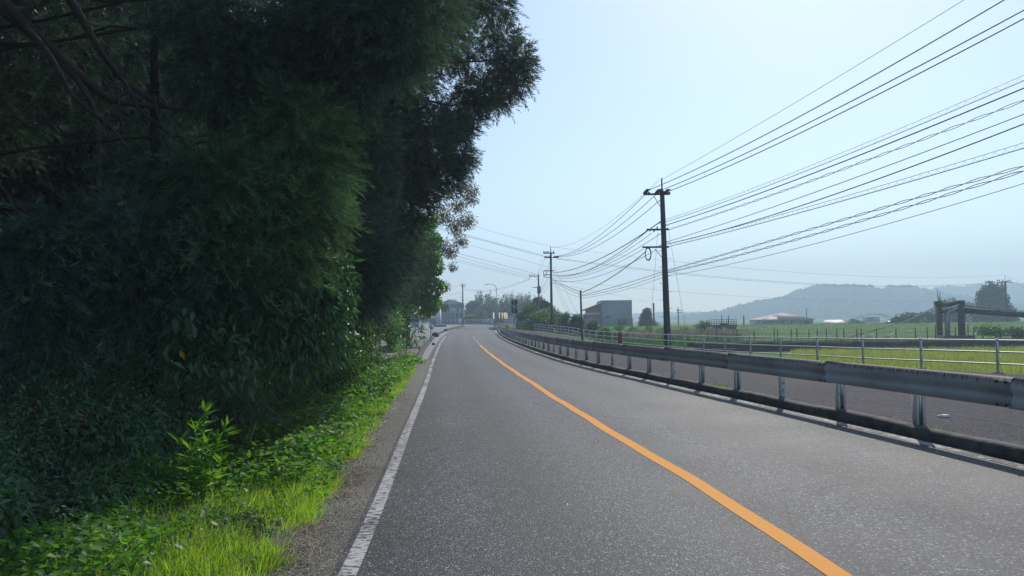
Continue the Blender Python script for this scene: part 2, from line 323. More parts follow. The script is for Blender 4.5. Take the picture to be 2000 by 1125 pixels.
def ground_mat():
    m = bpy.data.materials.new('ground_earth_and_grass'); m.use_nodes = True; n = m.node_tree.nodes; l = m.node_tree.links
    p = n['Principled BSDF']; p.inputs['Roughness'].default_value = .95; p.inputs['Specular IOR Level'].default_value = .1
    g = n.new('ShaderNodeNewGeometry'); sx = n.new('ShaderNodeSeparateXYZ'); l.new(g.outputs['Position'], sx.inputs[0])
    t = n.new('ShaderNodeTexNoise'); t.inputs['Scale'].default_value = .5; t.inputs['Detail'].default_value = 9; t.inputs['Roughness'].default_value = .65; l.new(g.outputs['Position'], t.inputs['Vector'])
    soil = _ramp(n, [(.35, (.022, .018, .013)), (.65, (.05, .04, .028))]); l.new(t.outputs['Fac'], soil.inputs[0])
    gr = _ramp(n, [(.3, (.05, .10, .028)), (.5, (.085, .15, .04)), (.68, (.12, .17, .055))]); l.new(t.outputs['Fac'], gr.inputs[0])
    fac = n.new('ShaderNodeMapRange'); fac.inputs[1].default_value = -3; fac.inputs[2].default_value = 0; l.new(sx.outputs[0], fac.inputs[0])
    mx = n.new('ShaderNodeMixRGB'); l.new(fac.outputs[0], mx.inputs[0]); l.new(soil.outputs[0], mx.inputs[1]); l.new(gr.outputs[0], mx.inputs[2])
    l.new(mx.outputs[0], p.inputs['Base Color'])
    b = n.new('ShaderNodeBump'); b.inputs['Strength'].default_value = .8; b.inputs['Distance'].default_value = .25; l.new(t.outputs['Fac'], b.inputs['Height']); l.new(b.outputs[0], p.inputs['Normal'])
    return m
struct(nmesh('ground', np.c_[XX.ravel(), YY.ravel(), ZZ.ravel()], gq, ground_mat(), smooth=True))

def ribbon(name, Ys, x0, x1, zf, dz, m, n=6):
    """sheet between two edge curves"""
    Ys = A(Ys); t = np.linspace(0, 1, n + 1)
    X = x0[:, None] * (1 - t) + x1[:, None] * t; Y = np.repeat(Ys[:, None], n + 1, 1); Z = zf(X, Y) + dz
    i = np.arange(len(Ys) - 1)[:, None] * (n + 1) + np.arange(n)[None]
    q = np.stack([i, i + 1, i + n + 2, i + n + 1], -1).reshape(-1, 4)
    return struct(nmesh(name, np.c_[X.ravel(), Y.ravel(), Z.ravel()], q, m, smooth=True, attrs={'across': np.tile(t, len(Ys))}))
YN = np.r_[np.arange(-8, 60, .75), np.arange(60, 126, 2)]
ribbon('road', YN, XL(YN) - .35, XR(YN) + .16, zr, 0, M['asphalt'], 40)
ribbon('road_shoulder', YN[YN < 42], XL(YN[YN < 42]) - 1.15 + .35 * ss((12 - YN[YN < 42]) / 10), XL(YN[YN < 42]) - .13, zr, .003, M['shoulder'], 4)
Y2 = YN[(YN >= 38)]
ribbon('gutter', Y2, XL(Y2) - 1.0, XL(Y2) - .35, zr, .002, M['concrete'], 2)
# far bend of the road to the left, and the parking lot beside it
def sheet(name, pts, z, m, dz=0):
    V = A([(x, y, (zr(x, y) if z is None else z) + dz) for x, y in pts]); return struct(nmesh(name, V, [np.arange(len(V))[None]], m))
bl = [(-8.6, 125), (-9.0, 140), (-9.3, 156), (-10.5, 166), (-13, 174), (-18, 181), (-28, 187), (-45, 190), (-70, 190)]
br = [(-2.74, 125), (-3.1, 140), (-3.65, 159), (-4.4, 175), (-6.0, 195), (-9.0, 210), (-15, 224), (-28, 236), (-70, 246)]
def twoedge(name, L, R, m, dz, n=8):
    V = []; 
    for (a0, b0), (c0, d0) in zip(L, R):
        for k in range(n + 1):
            x = a0 + (c0 - a0) * k / n; y = b0 + (d0 - b0) * k / n; V.append((x, y, float(zr(x, y)) + dz))
    i = np.arange(len(L) - 1)[:, None] * (n + 1) + np.arange(n)[None]
    return struct(nmesh(name, A(V), np.stack([i, i + 1, i + n + 2, i + n + 1], -1).reshape(-1, 4), m, smooth=True))
twoedge('road', bl, br, M['asphalt'], .006)
yl = np.arange(88, 186, 4.0)
ribbon('parking_lot', yl, np.full(len(yl), -60.0), np.where(yl < 104, XL(yl) - 1.25, XL(yl) - .3), zr, .012, M['asphalt_lot'], 14)
# side path between guard rail and handrail
YP = YN[YN > -7]; YP = YP[YP < 118]
ribbon('side_path', YP, XR(YP) + .34, np.minimum(HX(YP) - .35, XR(YP) + 60), path_z, 0, M['asphalt_path'], 8)
pv = YP[(YP > 2) & (YP < 60)]
ribbon('path_seam', pv, XR(pv) + 1.72, XR(pv) + 1.78, path_z, .004, M['kerb'], 1)
# markings
def stripe(name, Ys, fx, off, wd, m, dz=.004): return ribbon(name, Ys, fx(Ys) + off - wd / 2, fx(Ys) + off + wd / 2, zr, dz, m, 1)
stripe('white_edge_line', YN[YN < 86], XL, 0, .145, M['white_line'])
stripe('white_edge_line', YN, XR, -.02, .15, M['white_line2'])
fine = np.arange(-6, 58, .5); wob = .012 * np.sin(fine * .9) + .008 * np.sin(fine * 2.3)
ribbon('orange_centre_line', fine, XY(fine) - .082 + wob, XY(fine) + .082 + wob, zr, .004, M['orange_line'], 1)
fa = np.arange(57.5, 84, .5); ribbon('faded_centre_line', fa, XY(fa) - .06, XY(fa) + .06, zr, .004, paint('faded_orange', (.42, .26, .17), (.13, .125, .12), .48), 1)
# dark cross joint in the asphalt
jj = np.linspace(0, 1, 30)
for (ya, yb, wd) in [(35.4, 34.6, .10), (31.9, 31.2, .05), (33.6, 33.2, .035)]:
    xs = XL(35) + .1 + jj * (XR(35) - XL(35) - .2); ys = ya + (yb - ya) * jj + .04 * np.sin(jj * 25)
    V = np.r_[np.c_[xs, ys - wd, zr(xs, ys - wd) + .003], np.c_[xs, ys + wd, zr(xs, ys + wd) + .003]]
    k = np.arange(29); struct(nmesh('asphalt_joint', V, np.stack([k, k + 1, k + 31, k + 30], -1), mat('tar_joint', (.03, .03, .032), (.07, .07, .072), 5, .6)))

# cracks and loose pale stones on the worn surface
rk = np.random.default_rng(12); cm = mat('crack_dark', (.016, .017, .02), (.04, .042, .048), 14, .9)
for px_, py_, L_, hd in [(1172, 872, .5, 1.2), (1185, 884, .25, .4), (905, 786, 1.2, .3), (940, 800, .9, -.4), (985, 785, .8, .2), (880, 905, .4, .7)]:
    c_ = G(px_, py_); k_ = np.linspace(-.5, .5, 16); d0 = A([math.cos(hd), math.sin(hd)]); jt = np.cumsum(rk.normal(0, .03 * L_ + .006, 16)); pts = c_[:2] + d0 * (k_ * L_)[:, None] + A([-d0[1], d0[0]]) * jt[:, None]
    wd_ = (.0025 + .0035 * rk.random(16)) * np.sin(np.linspace(.15, math.pi - .15, 16)); nn_ = A([-d0[1], d0[0]])
    a_, c2_ = pts + nn_ * wd_[:, None], pts - nn_ * wd_[:, None]; V = np.r_[np.c_[a_, zr(a_[:, 0], a_[:, 1]) + .003], np.c_[c2_, zr(c2_[:, 0], c2_[:, 1]) + .003]]; q_ = np.arange(15)
    struct(nmesh('asphalt_crack', V, np.stack([q_, q_ + 1, q_ + 17, q_ + 16], -1), cm))
n = 90; sy = 5 + 22 * rk.random(n) ** 1.5; sx = XL(sy) + .2 + rk.random(n) * (XR(sy) - XL(sy)); sr = rk.uniform(.006, .014, n)
O = A([(1, 0, 0), (-.5, .8, 0), (-.5, -.8, 0), (0, 0, .8)]); V = (np.c_[sx, sy, zr(sx, sy) + .002][:, None] + O[None] * sr[:, None, None] * rk.uniform(.6, 1.4, (n, 4, 1))).reshape(-1, 3); b0 = np.arange(n)[:, None] * 4
tag(nmesh('loose_stones', V, np.r_[b0 + [0, 1, 3], b0 + [1, 2, 3], b0 + [2, 0, 3]], M['white_steel']), 'tiny pale loose stones scattered over the asphalt', 'stones', kind='stuff')

# kerbs: stepped stones swept along curves
def sweep(pts, prof, closed=True):
    P = A(pts); T = np.gradient(P[:, :2], axis=0); T /= np.linalg.norm(T, axis=1)[:, None]
    Nn = np.c_[T[:, 1], -T[:, 0]]                                  # to the right of travel
    p = A(prof); n = len(p)
    V = np.empty((len(P), n, 3)); V[:, :, :2] = P[:, None, :2] + Nn[:, None] * p[None, :, :1]; V[:, :, 2] = P[:, None, 2] + p[None, :, 1]
    i = np.arange(len(P) - 1)[:, None] * n; j = np.arange(n if closed else n - 1)[None]; k = (j + 1) % n
    return V.reshape(-1, 3), [np.stack([i + j, i + k, i + n + k, i + n + j], -1).reshape(-1, 4), np.arange(n)[None], (np.arange(n)[::-1] + (len(P) - 1) * n)[None]]
YK = np.r_[np.arange(-7, 60, .6), np.arange(60, 104, 1.2)]
kp = np.c_[XR(YK) + .10, YK, zr(XR(YK) + .1, YK) + .012 * np.sin(YK * 1.7)]
b = MB(); b.add(*sweep(kp, [(0, -.1), (.03, .135), (.06, .155), (.22, .155), (.24, -.1)])); struct(b.build('kerb', M['kerb']))
kl = A([(-4.75, 39.8), (-5.9, 52), (-6.85, 64), (-8.1, 81)]); kk = np.linspace(0, 1, 40)
kx = np.interp(kk * 41.2 + 39.8, kl[:, 1], kl[:, 0]); ky = 39.8 + kk * 41.2
b = MB(); b.add(*sweep(np.c_[kx, ky, zr(kx, ky)], [(-.3, -.1), (-.3, .17), (-.04, .17), (0, .14), (.02, -.1)])); struct(b.build('kerb', M['kerb']))
b = MB(); b.add(*sweep([(-8.25, 84, zr(-8.2, 84)), (-8.75, 95, zr(-8.8, 95)), (-8.9, 100.5, zr(-8.9, 100))], [(-.3, -.1), (-.3, .17), (0, .17), (.02, -.1)])); struct(b.build('kerb', M['kerb']))
ky = np.linspace(107, 157, 20); kx = np.interp(ky, [107, 125, 157], [-9.0, -9.15, -9.7])
b = MB(); b.add(*sweep(np.c_[kx, ky, zr(kx, ky)], [(-.5, -.1), (-.45, .3), (-.05, .3), (0, -.1)])); struct(b.build('kerb', M['kerb']))
b = MB(); b.add(*sweep([(-13, 150, .74), (-19, 152, .75), (-30, 150, .74), (-46, 146, .7)], [(-.6, -.1), (-.5, .32), (.5, .32), (.6, -.1)])); struct(b.build('kerb', M['kerb']))
b = MB(); b.add(*sweep([(-4.1, 182, .8), (-5.6, 196, .8), (-8.6, 211, .8), (-14.8, 225.2, .8), (-28, 237.2, .8), (-60, 246, .8)], [(0, -.1), (0, .22), (.3, .22), (.3, -.1)])); struct(b.build('kerb', M['kerb']))
# brown gravel verge left of the kerb
yv = np.arange(37, 92, 1.5); ribbon('gravel_verge', yv, XL(yv) - 4.6 - .01 * yv, np.interp(yv, kl[:, 1], kl[:, 0]) - .28, zr, .02, M['gravel'], 6)

# ------------------------------------------------------------------ guard rail
def beam_mat():
    m = bpy.data.materials.new('stained_guard_beam'); m.use_nodes = True; n = m.node_tree.nodes; l = m.node_tree.links
    p = n['Principled BSDF']; p.inputs['Roughness'].default_value = .68; p.inputs['Specular IOR Level'].default_value = .3
    g = n.new('ShaderNodeNewGeometry'); at_ = n.new('ShaderNodeAttribute'); at_.attribute_name = 'height'
    mp = n.new('ShaderNodeMapping'); mp.inputs['Scale'].default_value = (30, 30, .8); l.new(g.outputs['Position'], mp.inputs[0])
    t = n.new('ShaderNodeTexNoise'); t.inputs['Scale'].default_value = 1; t.inputs['Detail'].default_value = 5; l.new(mp.outputs[0], t.inputs['Vector'])
    t2 = n.new('ShaderNodeTexNoise'); t2.inputs['Scale'].default_value = 1.1; t2.inputs['Detail'].default_value = 4; l.new(g.outputs['Position'], t2.inputs['Vector'])
    # streaks reach down from the top edge
    ad = n.new('ShaderNodeMath'); ad.operation = 'MULTIPLY_ADD'; ad.inputs[1].default_value = .55; l.new(t.outputs['Fac'], ad.inputs[0]); l.new(at_.outputs['Fac'], ad.inputs[2])
    r = _ramp(n, [(.84, (0, 0, 0)), (.93, (.65, .65, .65)), (1.0, (1, 1, 1))])
    sc = n.new('ShaderNodeMapRange'); sc.inputs[1].default_value = 0; sc.inputs[2].default_value = 1.25; l.new(ad.outputs[0], sc.inputs[0]); l.new(sc.outputs[0], r.inputs[0])
    base = _ramp(n, [(.3, (.38, .39, .39)), (.7, (.50, .51, .51))]); l.new(t2.outputs['Fac'], base.inputs[0])
    mx = n.new('ShaderNodeMixRGB'); mx.inputs[2].default_value = (.085, .06, .055, 1); l.new(r.outputs[0], mx.inputs[0]); l.new(base.outputs[0], mx.inputs[1])
    l.new(mx.outputs[0], p.inputs['Base Color']); return m
M['beam'] = beam_mat()
def post_mat():
    m = mat('guard_post_paint', (.68, .72, .75), (.56, .60, .63), 5, .5); n = m.node_tree.nodes; l = m.node_tree.links; p = n['Principled BSDF']
    src = p.inputs['Base Color'].links[0].from_socket
    g = n.new('ShaderNodeNewGeometry'); t = n.new('ShaderNodeTexNoise'); t.inputs['Scale'].default_value = 9; t.inputs['Detail'].default_value = 5; l.new(g.outputs['Position'], t.inputs['Vector'])
    r = _ramp(n, [(.60, (0, 0, 0)), (.66, (1, 1, 1))]); l.new(t.outputs['Fac'], r.inputs[0])
    mx = n.new('ShaderNodeMixRGB'); mx.inputs[2].default_value = (.10, .06, .045, 1); l.new(r.outputs[0], mx.inputs[0]); l.new(src, mx.inputs[1]); l.new(mx.outputs[0], p.inputs['Base Color']); return m
M['gpost'] = post_mat()
GB = A([(1795, 827), (1634, 798), (1519, 776), (1439, 761), (1372.6, 748), (1319, 736.5), (1276.5, 728), (1242, 720), (1212, 714.3), (1186.5, 709), (1165.5, 704), (1148, 699.5), (1130.5, 695.3), (1115, 691.5)])
def grl(Y): return XR(Y) + .29
def grz(Y): return path_z(grl(Y), Y)
# post positions every two metres along the curve, phased so that one stands at Y=10.85
ysf = np.arange(-5, 100, .02); arc = np.r_[0, np.cumsum(np.hypot(np.diff(grl(ysf)), .02))]
s0 = np.interp(10.85, ysf, arc); PY = [float(np.interp(s0 + 2.0 * k, arc, ysf)) for k in range(-7, 45)]
PY = [y for y in PY if -3.5 < y < 93.5]
gr = thing('guard_rail', (grl(20), 20, grz(20)), 'long grey steel guard rail with stained beam along the kerb of the road', 'guard rail')
TOP, BH = .79, .355
prof = [(-.03, 0), (-.072, .03), (-.08, .075), (-.078, .105), (-.045, .14), (-.048, .17), (-.076, .21), (-.08, .25), (-.074, .30), (-.062, .335), (-.03, .352), (-.012, .355), (-.012, .347), (-.03, .342), (-.05, .30), (-.058, .25), (-.055, .21), (-.03, .17), (-.03, .14), (-.06, .10), (-.06, .05), (-.02, .008)]
_old = [(0, 0), (-.03, .012), (-.075, .05), (-.078, .085), (-.03, .14), (-.012, .175), (-.03, .205), (-.078, .262), (-.075, .30), (-.02, .345), (.012, .355), (.016, .34), (-.01, .30), (-.05, .262), (.0, .205), (.006, .175), (.0, .14), (-.05, .085), (-.05, .05), (-.012, .02)]
pv_ = A(prof)[:, 1] / BH
for k in range(0, len(PY) - 2, 2):
    ys = np.linspace(PY[k], PY[k + 2] + .10, 7); off = (k // 2 % 2) * .009
    P = np.c_[grl(ys) - .075 - off, ys, grz(ys) + TOP - BH + off]
    b = MB(); V, Fs = sweep(P, prof); b.add(V, Fs, np.tile(pv_, len(P))); bl_c = []
    for dy, zz in [(.06, .04), (.06, .31), (.20, .04), (.20, .31), (.13, .12), (.13, .235)]:
        yb = PY[k] + dy if True else 0
        c = A([grl(yb) - .075 - (.085 if zz in (.04, .31) else .03), yb, grz(yb) + TOP - BH + zz]); bl_c.append(c)
    bo = b.build('guard_beam', M['beam'], gr, attr='height'); [MB().tube([c, c + A([-.024, 0, 0])], [.019, .015], 7).build('beam_bolt', M['dark_steel'], bo) for c in bl_c if 4 < c[1] < 30]
for i, y in enumerate(PY):
    x = grl(y); z = grz(y); b = MB(); ln = random.uniform(-.012, .012)
    if i % 3 == 0: b.tube([(x + .05, y, z - .1), (x + .05 + ln, y, z + .50), (x + .05 + ln, y, z + .72)], .057, 14)
    else:  # C-section post, open to one side
        b.box((x + .05, y + .055, z + .33), (.115, .006, .86)); b.box((x - .008, y, z + .33), (.006, .115, .86)); b.box((x + .108, y, z + .33), (.006, .115, .86))
        b.box((x - .008 + .014, y - .055, z + .33), (.03, .005, .86)); b.box((x + .108 - .014, y - .055, z + .33), (.03, .005, .86))
    b.build('guard_post', M['gpost'], gr, smooth=False)
# a short second piece beyond the junction, its flared end towards us
g2 = thing('guard_rail', at(972, 640, 118), 'short pale guard rail end with flared wing beyond the junction', 'guard rail')
b = MB(); b.add(*sweep([(-2.3, 112.0, .98), (-2.9, 113, .98), (-3.25, 116, .98), (-3.5, 124, .98), (-3.9, 134, .98)], [(0, -.5), (-.06, -.4), (-.02, -.25), (-.06, -.1), (0, 0), (.03, -.02), (.0, -.25), (.03, -.48)])); b.build('guard_beam', M['white_steel'], g2)
b = MB(); b.add(*sweep([(-2.15, 112.6, .5), (-2.3, 111.9, .5), (-2.6, 111.7, .5), (-2.75, 112.3, .5)], [(0, -.1), (0, .55), (.03, .55), (.03, -.1)])); b.build('end_wing', M['white_steel'], g2)
for y, x in [(113, -2.8), (116, -3.15), (120, -3.3), (124, -3.4), (129, -3.6)]:
    MB().tube([(x + .05, y, .3), (x + .05, y, .95)], .06, 8).build('guard_post', M['gpost'], g2)

# ------------------------------------------------------------------ handrails
hr = thing('handrail', (HR3[8, 0], HR3[8, 1], HR3[8, 2] - HRH), 'long galvanised three-bar handrail between the side path and the fields', 'handrail')
NC = 21                                                   # from here on the fence has four bars
for i, p in enumerate(HR3):
    b = MB(); top = p[2]; zb = top - HRH - .15
    r_ = .042 if i < NC else .032
    b.tube([(p[0], p[1], zb), (p[0], p[1], top), (p[0], p[1], top + .012), (p[0], p[1], top + .02)], [r_, r_, r_ * .85, r_ * .4], 10 if i < 12 else 6)
    b.build('handrail_post', M['galv'], hr, smooth=False)
    if i < 10:
        MB().box((p[0], p[1], top - HRH), (.22, .22, .06), .3).build('post_footing', M['concrete'], hr)
def bar(k0, k1, dz, r):
    P = HR3[k0:k1 + 1].copy(); P[:, 2] += dz; P[:, 1] -= .0
    q = np.linspace(0, len(P) - 1, (len(P) - 1) * 3 + 1); P = np.stack([np.interp(q, np.arange(len(P)), P[:, c]) for c in range(3)], 1)
    MB().tube(P, r, 8).build('handrail_bar', M['galv'], hr, smooth=True)
for dz in (-.035, -.40, -.77): bar(0, NC, dz, .024)
for dz in (-.03, -.36, -.68, -.98): bar(NC, len(HR3) - 1, dz, .022)

def picket(name, pts, h, n, label, cat, m, bars=(0.0, -.5, -.95), r=.03, grp=None):
    P = A(pts); d = np.r_[0, np.cumsum(np.linalg.norm(np.diff(P[:, :2], axis=0), axis=1))]
    t = thing(name, P[0], label, cat, grp)
    for s_ in np.linspace(0, d[-1], n):
        q = [np.interp(s_, d, P[:, c]) for c in range(3)]
        MB().tube([(q[0], q[1], q[2] - .1), (q[0], q[1], q[2] + h)], r * 1.3, 6).build('fence_post', m, t)
    for dz in bars:
        Q = P.copy(); Q[:, 2] += h + dz; MB().tube(Q, r, 6).build('fence_bar', m, t)
    return t
z8 = .8
picket('handrail', [(-4.3, 176, z8), (-5.4, 195, z8), (-8.4, 211.5, z8), (-14.6, 225.8, z8), (-22, 233.5, z8)], 1.35, 34, 'pale picket handrail along the outside of the far bend', 'handrail', M['white_steel'], (0, -.3, -1.0), .05)
picket('handrail', [(-1.6, 150, 1.0), (-.4, 142, .98), (.5, 130, .9), (.62, 118, .62)], 1.45, 13, 'curved pale blue handrail rising behind the round sign', 'handrail', M['white_steel'], (0, -.32, -.64, -.95, -1.25), .035)
gt = thing('gate', (.9, 117, .4), 'small steel gate between two dark posts at the end of the path', 'gate')
for x in (.62, 2.35): MB().box((x, 117, 1.0), (.16, .16, 1.35)).build('gate_post', M['dark_steel'] if x < 1 else M['rust'], gt)
for z in (.75, 1.05, 1.35, 1.6): MB().tube([(.7, 117, z), (2.27, 117, z)], .04, 6).build('gate_bar', M['white_steel'], gt)
# small posts on the path
for k, (px, py, Y, h, lab) in enumerate([(989, 641, 103, .75, 'short dark bollard by the far end of the guard rail, left of its pair'), (992.5, 641, 101, .7, 'short dark bollard by the far end of the guard rail, right of its pair')]):
    p = at(px, py, Y); z = float(path_z(p[0], Y)); tag(MB().tube([(p[0], Y, z - .05), (p[0], Y, z + h), (p[0], Y, z + h + .04)], [.07, .07, .03], 8).build('bollard', M['dark_steel']), lab, 'bollard', 'bollards at the path end')
p = at(1211, 670, 59.5); z = HR3[15, 2] - HRH
tag(MB().box((p[0], 59.5, z + .48), (.30, .14, 1.1)).box((p[0], 59.5, z + 1.05), (.34, .18, .05)).build('marker_post', M['rust']), 'rusty orange marker post standing against the handrail', 'marker post')

# ------------------------------------------------------------------ utility poles
def hpole(name, base, top, r0, r1, m, label, cap=None, group=None, lean=(0, 0), steps=False):
    t = thing(name, base, label, 'utility pole', group)
    B = A(base); T = A([base[0] + lean[0], base[1] + lean[1], top]); B0 = B - A([0, 0, .3])
    q = np.linspace(0, 1, 6)[:, None]
    MB().tube(B0 * (1 - q) + T * q, np.linspace(r0, r1, 6), 14).build('pole_shaft', m, t, smooth=False)
    if cap: MB().tube([T, T + A([lean[0] * .05, 0, cap])], [.055, .045], 8).build('pole_cap', M['dark_steel'], t)
    if steps:
        b = MB()
        for i, z in enumerate(np.arange(B[2] + 2.2, top - 2.2, .55)):
            f = (z - B[2]) / (top - B[2]); c = B * (1 - f) + T * f; sgn = 1 if i % 2 else -1; r_ = r0 + (r1 - r0) * f
            b.tube([c, c + A([sgn * (r_ + .22), 0, 0])], .012, 5)
        b.build('step_bolts', M['dark_steel'], t)
    return t, B, T
P1b = at(1304, 682, 51.5); g1 = gz(P1b[0], 51.5)
T1 = at(1292.5, 373, 51.5); C1 = at(1289, 348, 51.5)
t1, B1, _ = hpole('utility_pole', (P1b[0] + .02, 51.5, g1), T1[2], .235, .15, M['pole_conc'], 'tall dark leaning utility pole with three crossarms beside the handrail', C1[2] - T1[2], lean=(T1[0] - P1b[0], 0), steps=True)
def arm(t, x0, x1, py, Y, th=.09, m='dark_steel'):
    a_, b_ = at(x0, py, Y), at(x1, py, Y); c = (a_ + b_) / 2
    return MB().box((c[0], Y - .17, c[2]), (abs(b_[0] - a_[0]), th, th)).build('crossarm', M[m], t)
def strut(t, x0, y0, x1, y1, Y):
    MB().tube([at(x0, y0, Y - .12), at(x1, y1, Y - .12)], .022, 6).build('arm_brace', M['dark_steel'], t)
arm(t1, 1257, 1307, 380, 51.5, .12); strut(t1, 1277, 383, 1290, 404, 51.5)
for px in (1262.5, 1285, 1302.5):                         # tall swept line insulators
    c = at(px, 378, 51.3); b = MB()
    b.tube([c + A([.16, 0, -.02]), c + A([.17, 0, .10])], .07, 8)
    b.tube([c + A([-.22, -.05, -.02]), c + A([-.05, -.03, .09]), c + A([.1, 0, .24]), c + A([.26, 0, .30])], [.05, .13, .10, .035], 8)
    b.tube([c + A([-.12, 0, -.05]), c + A([-.12, 0, .1])], .05, 8)
    b.build('line_insulator', M['porcelain'], t1)
arm(t1, 1262, 1305, 449, 51.5, .11); arm(t1, 1254, 1306, 483, 51.5, .11); strut(t1, 1279, 486, 1293, 503, 51.5)
for px, py in ((1262, 453), (1269, 451), (1277, 453), (1283, 446), (1288, 436), (1303, 448)):
    c = at(px, py, 51.3); MB().tube([c, c + A([0, -.05, .02]), c + A([.02, -.1, .1])], [.035, .06, .03], 6).build('insulator', M['porcelain'], t1)
c = at(1266, 496, 51.2); th = np.linspace(0, 2 * math.pi, 30)
b = MB(); 
for k in range(3): b.tube(np.c_[c[0] + (.20 - .012 * k) * np.sin(th) * (1 - .25 * np.cos(th) * 0), np.full(30, c[1] + .03 * k), c[2] + (.44 - .03 * k) * np.cos(th)], .022, 5, cap=False)
b.build('cable_loop', M['wire'], t1)

P2b = at(1077.2, 600, 103); Z2 = at(1077, 492, 103)[2]
t2, B2, T2 = hpole('utility_pole', (P2b[0], 103, gz(P2b[0], 103)), Z2, .19, .13, M['pole_conc'], 'straight utility pole with transformer bracket rising behind the dark bushes', at(1077, 481, 103)[2] - Z2)
arm(t2, 1061, 1084, 495, 103, .1); arm(t2, 1063, 1091, 503.5, 103, .1); arm(t2, 1062, 1082, 529, 103, .12); arm(t2, 1062, 1078, 537, 103, .1)
b = MB(); p0, p1 = at(1062, 529, 103), at(1062, 540, 103); b.tube([p0, p1], .05, 6); b.tube([p1, at(1075, 543, 103)], .05, 6); b.tube([at(1068, 529, 103), at(1068, 537, 103)], .04, 6); b.build('bracket_frame', M['dark_steel'], t2)
for px in (1062.5, 1066.5, 1070.5, 1081): c = at(px, 493, 102.8); MB().tube([c + A([0, 0, -.1]), c, c + A([0, 0, .18])], [.05, .11, .05], 8).build('line_insulator', M['porcelain'], t2)
for px in (1064.5, 1068, 1072.5, 1083, 1086.5, 1089): c = at(px, 501.5, 102.8); MB().tube([c + A([-.12, 0, .05]), c + A([.12, 0, -.03])], [.10, .07], 8).build('insulator', M['pinkcap'], t2)
P3b = at(1052.5, 600, 141); t3, B3, T3 = hpole('utility_pole', (P3b[0], 141, .2), at(1052, 537, 141)[2], .2, .14, M['pole_grey'], 'shorter utility pole with a left-reaching crossarm behind the dark tree', .4)
arm(t3, 1033, 1053, 539.5, 141, .12); arm(t3, 1040, 1052, 561.5, 141, .1); strut(t3, 1044, 541, 1051.5, 547, 141)
for px in (1034.5, 1037.5, 1041, 1044): c = at(px, 538, 140.8); MB().tube([c, c + A([0, 0, .2])], [.1, .05], 6).build('insulator', M['porcelain'], t3)
c = at(1052.8, 566, 140.6); MB().tube([c - A([0, 0, .7]), c - A([0, 0, .6]), c + A([0, 0, .6]), c + A([0, 0, .7])], [.2, .34, .34, .2], 12).build('transformer', M['pole_grey'], t3)
P4 = at(904.2, 620, 212); t4, *_ = hpole('utility_pole', (P4[0], 212, .8), at(904.5, 556, 212)[2], .22, .15, mat('reddish_far_pole', (.2, .13, .12), (.14, .1, .1), 2), 'far reddish utility pole standing beside the hazy house', .5)
arm(t4, 899, 910, 556.5, 212, .15); arm(t4, 900.5, 910, 560, 212, .12); arm(t4, 899, 905, 580, 212, .1); arm(t4, 899, 906, 586, 212, .1)
P5 = at(1966, 620, 190); t5, *_ = hpole('utility_pole', (P5[0], 190, -2.0), at(1964.5, 549, 190)[2], .30, .2, M['pole_conc'], 'utility pole with one crossarm beside the large dark tree', 1.4)
arm(t5, 1946, 1976, 551.5, 190, .2); arm(t5, 1956, 1968, 549.5, 190, .15)
for px in (1948, 1952, 1958, 1969, 1973): c = at(px, 549.5, 189.7); MB().tube([c, c + A([0, 0, .45])], [.14, .08], 6).build('insulator', M['porcelain'], t5)
P6 = at(1137, 650, 66); hpole('utility_pole', (P6[0], 66, gz(P6[0], 66)), at(1136, 567, 66)[2], .095, .075, M['pole_grey'], 'slim low utility pole between the bushes and the brown annex', lean=(-.08, 0))
P7 = at(1277, 620, 205); hpole('utility_pole', (P7[0], 205, -2.0), at(1277, 592, 205)[2], .28, .22, M['pole_grey'], 'bare stub utility pole right behind the round dark bush')
P8 = at(1325, 630, 300); t8, *_ = hpole('utility_pole', (P8[0], 300, -2.0), at(1325, 601, 300)[2], .3, .2, M['pole_grey'], 'tiny distant utility pole with two crossarms right of the tall pole')
arm(t8, 1320, 1332, 606, 300, .25); arm(t8, 1322, 1331, 611, 300, .25)
P9 = at(1452.8, 630, 170); hpole('utility_pole', (P9[0], 170, -2.0), at(1452.5, 616.5, 170)[2], .2, .13, M['pole_grey'], 'thin distant pole just right of the sluice platform')
P10 = at(1575.5, 625, 262); t10, *_ = hpole('utility_pole', (P10[0], 262, -2.0), at(1575.5, 602, 262)[2], .16, .12, M['pole_grey'], 'thin distant pole behind the right end of the hipped roof'); arm(t10, 1575, 1580, 604.5, 262, .14)

